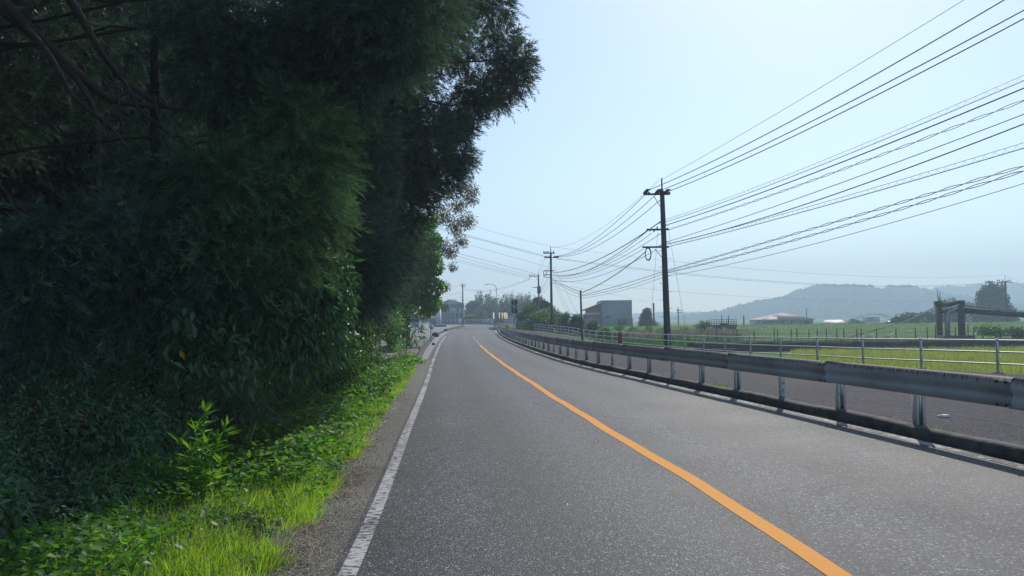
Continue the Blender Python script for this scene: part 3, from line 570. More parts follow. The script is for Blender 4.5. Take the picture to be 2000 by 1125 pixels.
# ------------------------------------------------------------------ overhead wires
def pix_on_plane(px, py, Aq, Bq):
    d = ray(px, py); n = A([Bq[1] - Aq[1], -(Bq[0] - Aq[0])]); k = (n @ A(Aq)) / (n @ d[:2]); return CAM + d * k
def wire(label, Aq, Bq, pix, r, m='wire', ext=0.0, spiral=0, group=None, name='overhead_wire'):
    Q = np.array([pix_on_plane(x, y, Aq, Bq) for x, y in pix]); u = A(Bq) - A(Aq); u /= np.linalg.norm(u)
    s = (Q[:, :2] - A(Aq)) @ u
    deg = min(2, len(Q) - 1); co = np.polyfit(s, Q[:, 2], deg)
    q = np.linspace(s[0], s[-1] + np.sign(s[-1] - s[0]) * ext, 28 if not spiral else 160); z = np.polyval(co, q)
    off = Q[0, 2] - np.polyval(co, s[0]); z = z + off * np.clip(1 - abs(q - s[0]) / (abs(s[-1] - s[0]) * .3), 0, 1)
    P = np.c_[A(Aq)[0] + u[0] * q, A(Aq)[1] + u[1] * q, z]; b = MB()
    if spiral == 1:                                       # carrier above with a spiral hanger wire
        b.tube(P, r, 5)
        P2 = P + A([0, 0, .17]); b.tube(P2, r * .6, 4)
        qq = np.linspace(0, len(P) - 1, 700); PP = np.stack([np.interp(qq, np.arange(len(P)), P[:, c]) for c in range(3)], 1)
        L = np.r_[0, np.cumsum(np.linalg.norm(np.diff(PP, axis=0), axis=1))]; an = L / .42 * 2 * math.pi
        side = A([-u[1], u[0], 0]); b.tube(PP + side * (.06 * np.cos(an))[:, None] + A([0, 0, 1]) * (.085 + .07 * np.sin(an))[:, None], r * .22, 3)
    elif spiral == 2:                                     # two strands wound round each other
        L = np.r_[0, np.cumsum(np.linalg.norm(np.diff(P, axis=0), axis=1))]; side = A([-u[1], u[0], 0])
        for ph in (0, math.pi):
            an = L / 2.4 * 2 * math.pi + ph; b.tube(P + side * (.03 * np.cos(an))[:, None] + A([0, 0, 1]) * (.04 * np.sin(an))[:, None], r, 4)
    else: b.tube(P, r, 5)
    return tag(b.build(name, M[m]), label, 'wire', group)
a1 = (B1[0] - .15, 51.5); a0 = (19.2, 8.0); a2 = (P2b[0], 103.0)
GR = 'wires running right from the tall pole'; GL = 'wires between the tall pole and the next pole'
wire('thin topmost wire rising from the cap of the tall leaning pole to the upper edge', a1, a0, [(1290, 352), (1400, 290), (1642, 147.5), (1882, 0)], .011, 'wire_thin', 6, group=GR)
for lab, px in [('upper one of three thick cables right of the tall pole top crossarm', [(1263, 373), (1400, 311.8), (1702, 149), (1962, 0)]), ('middle one of three thick cables right of the tall pole top crossarm', [(1291, 372), (1400, 327), (1709, 172), (2000, 21)]), ('lowest one of three thick cables right of the tall pole top crossarm', [(1308, 373), (1400, 336), (1706, 188), (2000, 37)])]:
    w_ = wire(lab, a1, a0, px, .024, ext=5, group=GR)
for lab, px, r_, sp in [('spiral hung cable, highest of the bundle below the upper three', [(1299, 434), (1407, 398), (1709, 279), (2000, 158)], .014, 1), ('thick black cable just under the upper spiral hung cable', [(1300, 440), (1428, 398), (1755.5, 272), (2000, 172.4)], .026, 0), ('twisted pair cable third in the middle bundle', [(1304, 449), (1457, 398), (1748, 293), (2000, 195.5)], .013, 2), ('plain medium cable fourth in the middle bundle, above the lower thick one', [(1300, 473), (1531.5, 398), (1791, 300), (2000, 224.7)], .017, 0), ('thick black cable directly above the lower spiral hung cable', [(1287, 480), (1420, 449), (1567, 398), (1791, 323.5), (2000, 241.7)], .024, 0), ('spiral hung cable, lower of the two that carry hanger coils', [(1308, 481), (1420, 453.5), (1627.5, 398), (1791, 350), (2000, 289.7)], .017, 1), ('twisted cable, upper of the low pair leaving the tall pole at mid height', [(1304, 528), (1420, 496.7), (1625, 432.5), (1812, 382), (2000, 323.5)], .014, 2), ('twisted cable, lower of the low pair leaving the tall pole at mid height', [(1304, 532), (1420, 504), (1625, 447.5), (1850, 382), (2000, 332)], .014, 2), ('thin lowest wire leaving the tall pole to the right edge', [(1305, 539), (1420, 516.5), (1625, 468), (2000, 358)], .012, 0)]:
    wire(lab, a1, a0, px, r_, ext=5, spiral=sp, group=GR)
for lab, px, r_, mm in [('thin top wire sagging between the caps of the two nearest poles', [(1288, 351), (1231, 399), (1165, 452.6), (1094, 483), (1078, 482)], .011, 'wire_thin'),
    ('upper sagging cable from the left insulator of the tall pole', [(1262, 378), (1234, 400), (1179.6, 452.6), (1122.7, 491), (1082, 500)], .022, 'wire'), ('middle sagging cable of three from the top crossarm to the next pole', [(1281, 380), (1255, 400), (1194, 452.6), (1122.7, 494), (1082, 500.5)], .022, 'wire'), ('lowest sagging cable of three from the top crossarm to the next pole', [(1290, 390), (1277, 400), (1215, 449.8), (1151, 486.8), (1111, 501), (1085, 500.5)], .022, 'wire'),
    ('thick bundled cable, highest of the middle group between the two nearest poles', [(1290, 433), (1240.7, 468.3), (1179.6, 501.7), (1137, 519.5), (1080, 532.6)], .035, 'wire_thin'), ('cable from the left tip of the second crossarm to the next pole', [(1261, 454), (1193.8, 502.4), (1137, 531.6), (1101, 540), (1080, 537)], .026, 'wire'), ('cable under the second crossarm, left of its pair', [(1273.5, 454.8), (1193.8, 505), (1137, 533), (1080, 535)], .018, 'wire'), ('cable under the second crossarm, right of its pair', [(1289, 457), (1193.8, 509.5), (1130, 536.5), (1108.5, 542), (1082, 538)], .018, 'wire'),
    ('cable from the left tip of the third crossarm to the next pole', [(1256, 486.8), (1208, 513), (1151, 535), (1108, 544), (1080, 543)], .018, 'wire'), ('cable from the brace of the third crossarm to the next pole', [(1282, 488), (1236.5, 510), (1165, 541), (1112.7, 550), (1080, 547)], .018, 'wire')]:
    wire(lab, a1, a2, px, r_, mm, group=GL)
a6 = (P6[0], 66.0); GS = 'wires tied to the slim low pole'
wire('thick cable dropping from the cable loop to the slim low pole', a1, a6, [(1262, 491), (1208, 532), (1165, 559), (1137, 571)], .03, 'wire', group=GS)
for lab, px, r_ in [('upper straight wire from the tall pole shaft to the slim low pole', [(1298, 529), (1203.8, 559), (1137, 576)], .018), ('middle straight wire from the tall pole shaft to the slim low pole', [(1299, 533), (1235, 556), (1137, 578)], .016), ('lowest straight wire from the tall pole shaft to the slim low pole', [(1299, 540), (1220, 566), (1137, 582)], .012)]: wire(lab, a1, a6, px, r_, group=GS)
for lab, px, r_ in [('upper thick wire from the slim low pole up to the bracket pole', [(1137, 571), (1105, 559), (1078, 545)], .028), ('lower thick wire from the slim low pole up to the bracket pole', [(1137, 577), (1105, 563), (1078, 548)], .022), ('thin wire from the slim low pole to the foot of the bracket', [(1137, 582), (1105, 570), (1078, 551)], .013)]: wire(lab, a6, a2, px, r_, group=GS)
aL = (-9.5, 74.0); GT = 'wires running left behind the trees'
for lab, px, r_ in [('thin top wire from the bracket pole to the trees on the left', [(1076, 481), (965.8, 453.4), (919, 439)], .012), ('upper wire of the close trio running left to the trees', [(1061, 498.6), (978, 476.6), (899, 455.4)], .012), ('middle wire of the close trio running left to the trees', [(1061, 500), (978, 478), (899, 457)], .012), ('lower wire of the close trio running left to the trees', [(1061, 501.4), (978, 479.6), (899, 459)], .012), ('single wire below the close trio running left to the trees', [(1076, 523), (981, 496.5), (904, 475)], .013)]: wire(lab, a2, aL, px, r_, 'wire_thin', 6, group=GT)
a3 = (P3b[0], 141.0)
for lab, px, r_ in [('dark upper wire from the shorter pole to the trees on the left', [(1049.7, 536), (981, 517.7), (904, 497)], .022), ('second wire from the shorter pole to the trees on the left', [(1036, 538), (966, 520.7), (896, 501)], .018), ('third wire from the shorter pole to the trees on the left', [(1035, 541.6), (966, 526), (884, 504)], .018), ('lowest wire from the shorter pole to the trees on the left', [(1040, 546), (960, 528), (883, 508)], .014)]: wire(lab, a3, (-12.0, 100.0), px, r_, 'wire_thin', 8, group=GT)
GD = 'steep wires between the bracket pole and the shorter pole'
for k, (lab, px) in enumerate([('steep wire far left of the fan between the bracket pole and shorter pole', [(1060.5, 502), (1049, 537)]), ('steep wire second of the upper fan between the two poles', [(1064, 505), (1053, 540)]), ('steep wire right in the upper fan between the two poles', [(1074, 512), (1064, 541)])]): wire(lab, a2, a3, px, .015, group=GD)
for k, (lab, px) in enumerate([('steep wire leftmost of the lower fan above the dark tree', [(1062.5, 541), (1056, 570)]), ('steep wire second of the lower fan above the dark tree', [(1068, 543), (1057, 570)]), ('steep wire third of the lower fan above the dark tree', [(1072, 544), (1058, 571)]), ('steep wire rightmost of the lower fan above the dark tree', [(1075, 549), (1061, 576)])]): wire(lab, a2, a3, px, .015, group=GD)
a4 = (P4[0], 212.0)
for lab, px in [('upper pale wire from the shorter pole to the far reddish pole', [(1038, 542), (990, 561), (950, 566), (906, 563)]), ('lower pale wire from the shorter pole to the far reddish pole', [(1036, 545), (985, 564), (950, 569), (906, 566)])]: wire(lab, a3, a4, px, .02, 'wire_thin', group='wires to the far reddish pole')
for k, (lab, y0, y1) in enumerate([('topmost wire left of the far reddish pole', 557, 563), ('second wire left of the far reddish pole', 569, 576), ('third wire left of the far reddish pole', 573, 580), ('lowest wire left of the far reddish pole', 580, 584)]): wire(lab, a4, (-24, 190.0), [(904, y0), (866, y1)], .02, 'wire_thin', 3, group='wires to the far reddish pole')
for k, (lab, px) in enumerate([('upper of the two wires crossing the bamboo grove', [(911, 585), (950, 592), (985, 592.5), (1002, 589)]), ('lower of the two wires crossing the bamboo grove', [(911, 588), (950, 595.5), (985, 597), (1002, 594)])]): wire(lab, a4, (4.0, 160.0), px, .02, 'galv_dull', 6, group='wires crossing the bamboo')
a5 = (P5[0], 190.0); GF = 'far wires reaching the pole by the large dark tree'
wire('highest thin wire crossing the sky to the pole by the large dark tree', a2, a5, [(1078, 482), (1180, 494.6), (1302, 509), (1437, 524), (1625, 535.6), (1963, 538)], .014, 'wire_thin', group=GF)
wire('upper wire of the close pair crossing to the pole by the large dark tree', a2, a5, [(1088, 504), (1180, 518), (1250, 527), (1437, 544), (1625, 555.5), (1812, 557), (1957, 550.5)], .018, 'wire_thin', group=GF)
wire('lower wire of the close pair crossing to the pole by the large dark tree', a2, a5, [(1088, 506), (1180, 520), (1250, 529.5), (1437, 546.5), (1625, 557.5), (1812, 558.5), (1950, 551.5)], .018, 'wire_thin', group=GF)
wire('lowest faint wire crossing in front of the wooded hill', a2, a5, [(1080, 547), (1250, 567.5), (1437, 578.7), (1625, 587), (1775, 588), (1965, 584)], .013, 'wire_thin', group=GF)
wire('thin wire from the bracket pole to the bare stub pole', a2, (P7[0], 205.0), [(1078, 553), (1200, 576), (1268, 591.6), (1277, 593)], .014, 'wire_thin', group=GF)
for k, (lab, px) in enumerate([('upper wire leaving the pole by the large dark tree to the right edge', [(1964, 538.5), (2004, 553)]), ('lower wire leaving the pole by the large dark tree to the right edge', [(1974, 551), (2004, 563)])]): wire(lab, a5, (150, 205.0), px, .018, 'wire_thin', 10, group=GF)
# guy wires of the poles
def guy(label, p, q, r=.009): return tag(MB().tube([p, q], r, 5).build('guy_wire', M['wire_thin']), label, 'guy wire', 'guy wires')
p = at(1305, 445, 51.5); q = at(1349, 640, 53); guy('guy wire slanting right from the tall leaning pole to the field', p, A([q[0], q[1], gz(q[0], q[1])]))
p = at(1285, 450, 51.5); q = at(1266, 640, 55); guy('guy wire slanting left from the tall leaning pole to the weeds', p, A([q[0], q[1], gz(q[0], q[1])]))
for lab, x0, y0, x1, y1 in [('guy wire of the bracket pole, steepest of three', 1080, 548, 1113, 625), ('guy wire of the bracket pole, middle of three', 1080, 541, 1120, 625), ('guy wire of the bracket pole, flattest of three', 1081, 520, 1134, 625)]:
    guy(lab, at(x0, y0, 103), at(x1, y1, 104), .012)

# ------------------------------------------------------------------ sign posts, lamp, markers
rs = thing('road_sign', (at(1004, 648, 76)[0], 76, float(zr(.3, 76))), 'pair of round road signs seen from behind on a pale post', 'road sign')
x = at(1004, 640, 76)[0]; zb = float(path_z(x, 76))
MB().tube([(x, 76, zb - .1), (x, 76, at(1004, 585, 76)[2])], .032, 10).build('sign_post', M['white_steel'], rs)
for py in (590.6, 606.5):
    c = at(1004.6, py, 76.06); MB().disc(c, (0, 1, 0), .30, .012).build('sign_disc', M['dark_steel'], rs)
    MB().box(c + A([0, -.035, .09]), (.42, .02, .035)).box(c + A([0, -.035, -.09]), (.42, .02, .035)).build('sign_bracket', M['dark_steel'], rs)
for dx in (-.2, .2):
    c = at(1004.6, 598.8, 76.06); MB().box(c + A([dx, 0, 0]), (.22, .012, .15)).build('small_plate', M['dark_steel'], rs)
lp = thing('street_lamp', (at(970, 630, 196)[0], 196, .8), 'tall grey street lamp with arm curving left over the far bend', 'street lamp')
bx = at(970, 630, 196)[0]; zt = at(970, 562, 196)[2]
MB().tube([(bx, 196, .7), (bx, 196, zt), (bx - .25, 196, zt + .5), (bx - .8, 196, zt + .85), (bx - 1.7, 196, zt + .95), (bx - 2.3, 196, zt + .9)], [.15, .1, .09, .08, .07, .06], 8).build('lamp_post', M['galv_dull'], lp)
MB().box((bx - 2.55, 196, zt + .86), (.75, .3, .16), taper=.7).build('lamp_head', M['galv_dull'], lp)
# banners
for k, (px, wpx, m_, lab) in enumerate([(964.5, 3.4, (.80, .84, .62), 'pale yellow-green banner standing alone left of the banner row'), (975.5, 2.0, (.78, .84, .60), 'narrow pale green banner at the left end of the banner row'), (981, 2.6, (.72, .62, .70), 'pinkish banner in the middle of the row behind the far bend'), (985.8, 3.4, (.86, .80, .42), 'wide yellow banner with a red foot in the banner row'), (989.8, 2.6, (.86, .83, .50), 'yellow banner at the right end of the banner row')]):
    p = at(px, 622, 206); t = thing('banner', (p[0], 206, .8), lab, 'banner', 'banners beyond the far bend')
    z0, z1 = at(px, 622.5, 206)[2], at(px, 610.5, 206)[2]; wd = wpx * 206 / F
    MB().tube([(p[0] - wd / 2, 206, .7), (p[0] - wd / 2, 206, z1 + .15)], .03, 5).build('banner_pole', M['white_steel'], t)
    zz = np.linspace(z0, z1, 7); V = np.r_[np.c_[np.full(7, p[0] - wd / 2), 206 + .05 * np.sin(zz * 3), zz], np.c_[np.full(7, p[0] + wd / 2) - .08 * np.cos(zz * 2 + k), 206 + .12 * np.sin(zz * 3 + 1), zz]]
    i = np.arange(6); nmesh('banner_cloth', V, np.stack([i, i + 7, i + 8, i + 1], -1), leafmat('banner_cloth', [m_, tuple(A(m_) * .95)], .6, .8), t)
    if px == 985.8: MB().box((p[0], 206, z0 - .12), (wd, .03, .24)).build('banner_hem', M['rust'], t)
# left: sign pole, dark board, red and white marker
sp = thing('sign_post', (-7.15, 68, float(zr(-7.1, 68))), 'thin bare steel post standing at the kerb under the vine tree', 'sign post')
MB().tube([(-7.15, 68, -.1), (-7.15, 68, 2.9)], .04, 10).build('post_shaft', M['galv_dull'], sp); MB().tube([(-7.15, 68, 2.9), (-7.15, 68, 2.95)], [.045, .02], 10).build('post_cap', M['dark_steel'], sp)
p = at(714, 672, 27); zb = gz(p[0], 27)
bs = thing('notice_board', (p[0], 27, zb), 'dark board with pale right edge half buried in the hedge', 'notice board')
c = at(715.5, 658, 27); MB().box((c[0] - .02, 27, c[2]), (.36, .03, .56)).build('board_panel', mat('dark_board', (.03, .028, .03), (.022, .02, .022), 4, .6), bs)
q = at(724, 657, 26.97); MB().box(q, (.025, .05, .50), ax=[[1, 0, 0], [0, 1, 0], [.04, 0, 1]]).build('board_edge', M['white_steel'], bs)
MB().tube([(c[0] - .08, 27.04, zb - .1), (c[0] - .08, 27.04, c[2] + .3)], .035, 8).build('board_post', M['dark_steel'], bs)
p = at(794, 703, 41.5); zb = gz(p[0], 41.5); mk = thing('marker_post', (p[0], 41.5, zb), 'slim roadside marker post with a bright red lower sleeve', 'marker post')
MB().tube([(p[0], 41.5, zb), (p[0], 41.5, zb + 1.25)], .02, 8).build('post_shaft', M['dark_steel'], mk)
MB().tube([(p[0], 41.5, zb + .02), (p[0], 41.5, zb + .5), (p[0], 41.5, zb + .62)], [.055, .05, .03], 10).build('red_sleeve', M['red'], mk)
p = at(793, 648, 95); tag(MB().tube([(p[0], 95, zr(p[0], 95)), (p[0], 95, zr(p[0], 95) + .55)], .1, 8).tube([(p[0], 95, zr(p[0], 95) + .5), (p[0], 95, zr(p[0], 95) + .62)], [.12, .05], 8).build('bollard', M['dark_steel']), 'small dark bollard at the mouth of the parking lot', 'bollard')
# kerb stones at the lot mouth
for px, py, Y, s_, lab in [(850, 657, 82.5, (.7, .5, .42), 'dark square kerb block at the end of the near kerb'), (846.5, 672, 62, (.22, .2, .16), 'small dark stone lying in the gutter')]:
    p = at(px, py, Y); z = float(zr(p[0], Y)); tag(MB().box((p[0], Y, z + s_[2] / 2), s_, .3, .85).box((p[0] + s_[0] * .1, Y, z + s_[2] * .9), A(s_) * .6, .7, .7).build('kerb_block' if Y > 70 else 'stone', M['dark_steel']), lab, 'stone')
# litter on the path
p = G(1843, 819); z = float(path_z(p[0], p[1]))
b = MB(); c, s_ = math.cos(.5), math.sin(.5)
b.box((p[0], p[1], z + .018), (.15, .10, .03), .25, .9).box((p[0] + .01, p[1] - .01, z + .036), (.12, .08, .006), .35)
tag(b.build('litter', M['white_plastic']), 'small flat white carton lying on the side path', 'litter')
p = G(1150, 668); 

# ------------------------------------------------------------------ foliage generators
def unit(v): return v / (np.linalg.norm(v, axis=-1, keepdims=True) + 1e-9)
def leaf_geo(rng, P, D, N, L, W, fold=.25):
    """folded diamond leaves: base P, direction D, normal N"""
    D = unit(D); Sd = unit(np.cross(D, N)); Nn = np.cross(Sd, D); L = L[:, None]; W = W[:, None]
    m = P + D * L * .42
    V = np.stack([P, m + Sd * W * .5 + Nn * W * fold, P + D * L - Nn * L * .12, m - Sd * W * .5 + Nn * W * fold], 1).reshape(-1, 3)
    q = np.arange(len(P) * 4).reshape(-1, 4); return V, np.r_[q[:, [0, 1, 2]], q[:, [0, 2, 3]]]
def strip_geo(rng, P, D, L, W, droop, segs=2, tipw=.15, side=None):
    """tapering ribbons that bend towards the ground"""
    n = len(P); D = unit(D); Sd = unit(np.cross(D, rng.normal(size=(n, 3)))) if side is None else side
    t = np.linspace(0, 1, segs + 1); V = np.empty((n, segs + 1, 2, 3))
    for k, tt in enumerate(t):
        c = P + D * (L * tt)[:, None]; c[:, 2] -= droop * L * tt * tt
        wd = (W * ((1 - tt) * (1 - tipw) + tipw) * (.7 if k == 0 else 1))[:, None] * .5
        V[:, k, 0] = c - Sd * wd; V[:, k, 1] = c + Sd * wd
    V = V.reshape(-1, 3); b0 = np.arange(n)[:, None] * (segs + 1) * 2 + np.arange(segs)[None] * 2
    return V, np.stack([b0, b0 + 1, b0 + 3, b0 + 2], -1).reshape(-1, 4)
def in_puffs(rng, puffs, n, shell=.55):
    """points in ellipsoids (c, r) with their outward directions, weighted by size"""
    C = A([p[0] for p in puffs]); R = A([np.broadcast_to(p[1], 3) for p in puffs]); wt = (R.prod(1)) ** (2 / 3); wt /= wt.sum()
    k = rng.choice(len(C), n, p=wt); d = unit(rng.normal(size=(n, 3))); r = (shell + (1 - shell) * rng.random(n)) ** 1
    r = np.where(rng.random(n) < .3, rng.random(n), r)
    return C[k] + d * R[k] * r[:, None], d, k
class FB:
    """collects foliage pieces into one mesh"""
    def __init__(s): s.V = []; s.F = {}; s.n = 0; s.T = []
    def add(s, VF):
        V, Fq = VF[:2]; s.T.append(VF[2] if len(VF) > 2 else np.full(len(V), .5)); s.F.setdefault(Fq.shape[1], []).append(Fq + s.n); s.V.append(V); s.n += len(V); return s
    def build(s, name, m, parent=None): return nmesh(name, np.concatenate(s.V), [np.concatenate(f) for f in s.F.values()], m, parent, attrs={'tone': np.concatenate(s.T)})
def cedar_geo(rng, puffs, nspray, per=26, axisL=.75, bl=.27, bw=.020, droop=.35, down=.45):
    """drooping plumes of rope-like shoots"""
    P, d, k = in_puffs(rng, puffs, nspray); D = unit(d * A([1, 1, .6]) + A([0, 0, -down]) + rng.normal(0, .35, P.shape))
    L = axisL * rng.uniform(.6, 1.3, nspray)
    t = np.sort(rng.random((nspray, per)), 1); ax = np.repeat(D, per, 0); tt = t.ravel(); Lr = np.repeat(L, per)
    Q = np.repeat(P, per, 0) + ax * (Lr * tt)[:, None]; Q[:, 2] -= droop * .5 * Lr * tt ** 2
    sd = unit(rng.normal(size=Q.shape)); sd = unit(sd - ax * (sd * ax).sum(1)[:, None])
    dd = unit(ax * .85 + sd * (.75 - .35 * tt)[:, None] + A([0, 0, -.12]))
    lens = bl * rng.uniform(.6, 1.25, len(Q)) * (1.1 - .45 * tt)
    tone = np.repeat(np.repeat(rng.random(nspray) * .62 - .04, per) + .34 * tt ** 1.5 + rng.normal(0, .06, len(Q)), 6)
    V_, F_ = strip_geo(rng, Q, dd, lens, np.full(len(Q), bw) * rng.uniform(.7, 1.4, len(Q)), -.12 + rng.normal(0, .12, len(Q)), 2, .3)
    return V_, F_, tone
def leaves_geo(rng, puffs, n, L, W, hang=.5, shell=.6, out=.6):
    P, d, k = in_puffs(rng, puffs, n, shell); D = d * out + A([0, 0, -hang]) + rng.normal(0, .45, P.shape)
    N = unit(d * .6 + A([0, 0, .8]) + rng.normal(0, .4, P.shape)); s_ = rng.uniform(.6, 1.25, n)
    return leaf_geo(rng, P, D, N, L * s_, W * s_)
def branchy(b, base, tips, r0, r1=.02, sag=.0, wob=.08, rng=None, n=7):
    for tp in tips:
        q = np.linspace(0, 1, n)[:, None]; P = A(base) * (1 - q) + A(tp) * q
        P[:, 2] += (sag * q * (1 - q))[:, 0] * np.linalg.norm(A(tp) - A(base)); P[1:-1] += rng.normal(0, wob, (n - 2, 3)) * .5
        b.tube(P, np.linspace(r0, r1, n), 6)
def tree(name, label, cat, base, puffs, fol, folm, trunk_top, r0, r1=.06, bark='bark', group=None, rng=None, limbs=None, fname='crown', lean=(0, 0), lr=.28):
    t = thing(name, base, label, cat, group); b = MB(); B = A(base)
    q = np.linspace(0, 1, 8)[:, None]; T = A([base[0] + lean[0], base[1] + lean[1], trunk_top]); P = (B - A([0, 0, .3])) * (1 - q) + T * q; P[1:-1] += rng.normal(0, r0 * .15, (6, 3)) * A([1, 1, 0])
    b.tube(P, r0 + (r1 - r0) * np.linspace(0, 1, 8) ** .8 + r0 * .35 * np.exp(-np.linspace(0, 1, 8) * 14), 10)
    ps = puffs if limbs is None else limbs
    for p in ps:
        c = A(p[0]); h = min(trunk_top, max(B[2] + .4, c[2] - .1 * np.hypot(*(c[:2] - B[:2])))); f = (h - B[2]) / (trunk_top - B[2] + 1e-6); st = B * (1 - f) + T * f
        branchy(b, st, [c], max(.02, r0 * lr * (1 - f * .5)), .012, .15, r0 * .4, rng)
    b.build('trunk', M[bark], t, smooth=True)
    fb = FB(); [fb.add(g) for g in fol]; fb.build(fname, M[folm], t); return t

# ------------------------------------------------------------------ right side: fields, levee, far things
rng = np.random.default_rng(21)
# rice paddy: one sheet of blades over a ripening field
V = []; 
fx = lambda Y: np.interp(Y, [30, 72], [20, 25])
n = 90000; py = 33 + 39 * rng.random(n) ** .8; px = 15 + (74 - 15) * rng.random(n); k = px > np.interp(py, [33, 45, 60, 72], [19, 18, 21, 26]); px, py = px[k], py[k]; n = len(px)
P = np.c_[px, py, ground_z(px, py) - .02]; D = np.c_[rng.normal(0, .22, (n, 2)), np.ones(n)]
tag(nmesh('rice_field', *strip_geo(rng, P, D, rng.uniform(.45, .8, n), rng.uniform(.025, .05, n), rng.uniform(.1, .5, n), 2, .3), M['rice']), 'ripening yellow-green rice standing in the field beyond the handrail', 'rice', kind='stuff')
n = 26000; px = rng.uniform(16, 130, n); py = rng.uniform(71, 73.5, n); P = np.c_[px, py, ground_z(px, py)]
# dark irrigation bank behind the rice, its top fringed with grass
bkx = np.linspace(18, 120, 60); bky = 74 + 1.2 * np.sin(bkx * .07) + np.where(bkx < 28, (28 - bkx) * .15, 0)
prof_z = [(-1.6, 0), (-1.05 + .0, .45), (-.62, .8), (-.55, 1.6), (-1.1, 4.5)]
V = np.array([[(x, y + oy, z + .05 * math.sin(x * 1.3 + oy)) for z, oy in prof_z] for x, y in zip(bkx, bky)]).reshape(-1, 3)
i = np.arange(59)[:, None] * 5 + np.arange(4)[None]; bank = struct(nmesh('irrigation_bank', V, np.stack([i, i + 5, i + 6, i + 1], -1).reshape(-1, 4), mat('bank_earth', (.03, .035, .03), (.055, .06, .045), 1.2, .95, bump=.8)))
n = 17000; kx = rng.uniform(18, 120, n); ky = np.interp(kx, bkx, bky) + rng.uniform(.55, 2.6, n); P = np.c_[kx, ky, np.full(n, -.62)]
tag(nmesh('bank_grass', *strip_geo(rng, P, np.c_[rng.normal(0, .4, (n, 2)), np.ones(n)], rng.uniform(.2, .6, n), np.full(n, .035), rng.uniform(.3, .9, n), 2), leafmat('bank_grass', [(.10, .12, .04), (.14, .13, .06), (.07, .11, .035)], .35, .6)), 'olive grass fringing the dark irrigation bank', 'grass', kind='stuff')
# levee grass
n = 60000; px = rng.uniform(-5, 190, n); py = rng.uniform(116, 156, n); k = px > 12; px, py = px[k], py[k]; n = len(px)
tag(nmesh('levee_grass', *strip_geo(rng, np.c_[px, py, ground_z(px, py) - .03], np.c_[rng.normal(0, .5, (n, 2)), np.ones(n)], rng.uniform(.15, .5, n) * rng.choice([.7, 1, 1.4], n), np.full(n, .08), rng.uniform(.3, .9, n), 2), M['leveeblade']), 'rough green grass covering the long levee', 'grass', kind='stuff')
# wire fence in front of the levee
wf = thing('wire_fence', (70, 86, -1.4), 'thin wire mesh fence on dark posts in front of the levee', 'fence')
fxs = []
for px in (1382, 1400, 1439.5, 1473, 1512, 1518.5, 1545.5, 1556.5, 1580, 1596, 1614, 1634.5, 1648, 1673.5, 1682, 1712, 1750, 1788, 1811, 1827, 1866, 1891, 1902, 1919, 1953, 1977, 1996):
    p = at(px, 650, 86); h = .45 if px not in (1827, 1891) else .7; fxs.append(p[0])
    MB().tube([(p[0], 86, -1.7), (p[0], 86, h + .04)], .055, 6).build('fence_post', M['dark_steel'], wf)
b = MB()
for z in (-.9, -.45, 0.0): b.tube([(fxs[0], 86, z), (fxs[-1] + 12, 86, z)], .018, 4)
b.build('fence_wire', M['dark_steel'], wf)
for x0, y0, x1, y1 in ((1692, 660, 1711.5, 650), (1728, 660, 1749, 650)): MB().tube([at(x0, y0, 85.6), at(x1, y1, 86)], .055, 6).build('fence_brace', M['galv_dull'], wf)

# sluice platform
Y = 138; sl = thing('sluice_gate', at(1418, 655, Y), 'dark concrete sluice platform with railing and legs in the levee', 'sluice gate')
def bx_(x0, x1, y0, y1, Y0, dep): a_, b_ = at(x0, y1, Y0), at(x1, y0, Y0); return ((a_[0] + b_[0]) / 2, Y0 + dep / 2, (a_[2] + b_[2]) / 2), (b_[0] - a_[0], dep, b_[2] - a_[2])
b = MB(); b.box(*bx_(1398, 1440, 634, 639, Y, 3.2)); b.build('platform_slab', M['concrete_dark'], sl)
MB().box(*bx_(1423, 1438, 639, 664, Y + .2, 2.6)).build('platform_leg', M['concrete_dark'], sl); MB().box(*bx_(1400, 1411, 639, 664, Y + .2, 2.6)).build('platform_leg', M['concrete_dark'], sl)
b = MB()
for px in np.linspace(1380, 1438, 13): b.tube([at(px, 634.5, Y), at(px, 624.2 if px > 1395 else 626, Y)], .05, 5)
for yy in (624.2, 628, 631.5): b.tube([at(1380, yy + 2, Y), at(1397, yy, Y), at(1438, yy, Y)], .045, 5); b.tube([at(1397, yy, Y + 3), at(1438, yy, Y + 3)], .045, 5)
b.build('platform_railing', M['dark_steel'], sl)
for px in (1409.5, 1422.5): MB().tube([at(px, 634, Y + 1), at(px, 616, Y + 1)], .07, 6).build('gate_spindle', M['dark_steel'], sl)
b = MB(); b.box(*bx_(1409, 1424, 631, 634.2, Y + 1, 1.0)); b.build('winch_box', M['dark_steel'], sl)
MB().box(*bx_(1397, 1440, 681, 690, 75.5, 1.2)).build('channel_wall', M['concrete_dark'], thing('channel_wall', at(1418, 690, 75), 'low concrete channel wall at the edge of the field', 'wall'))

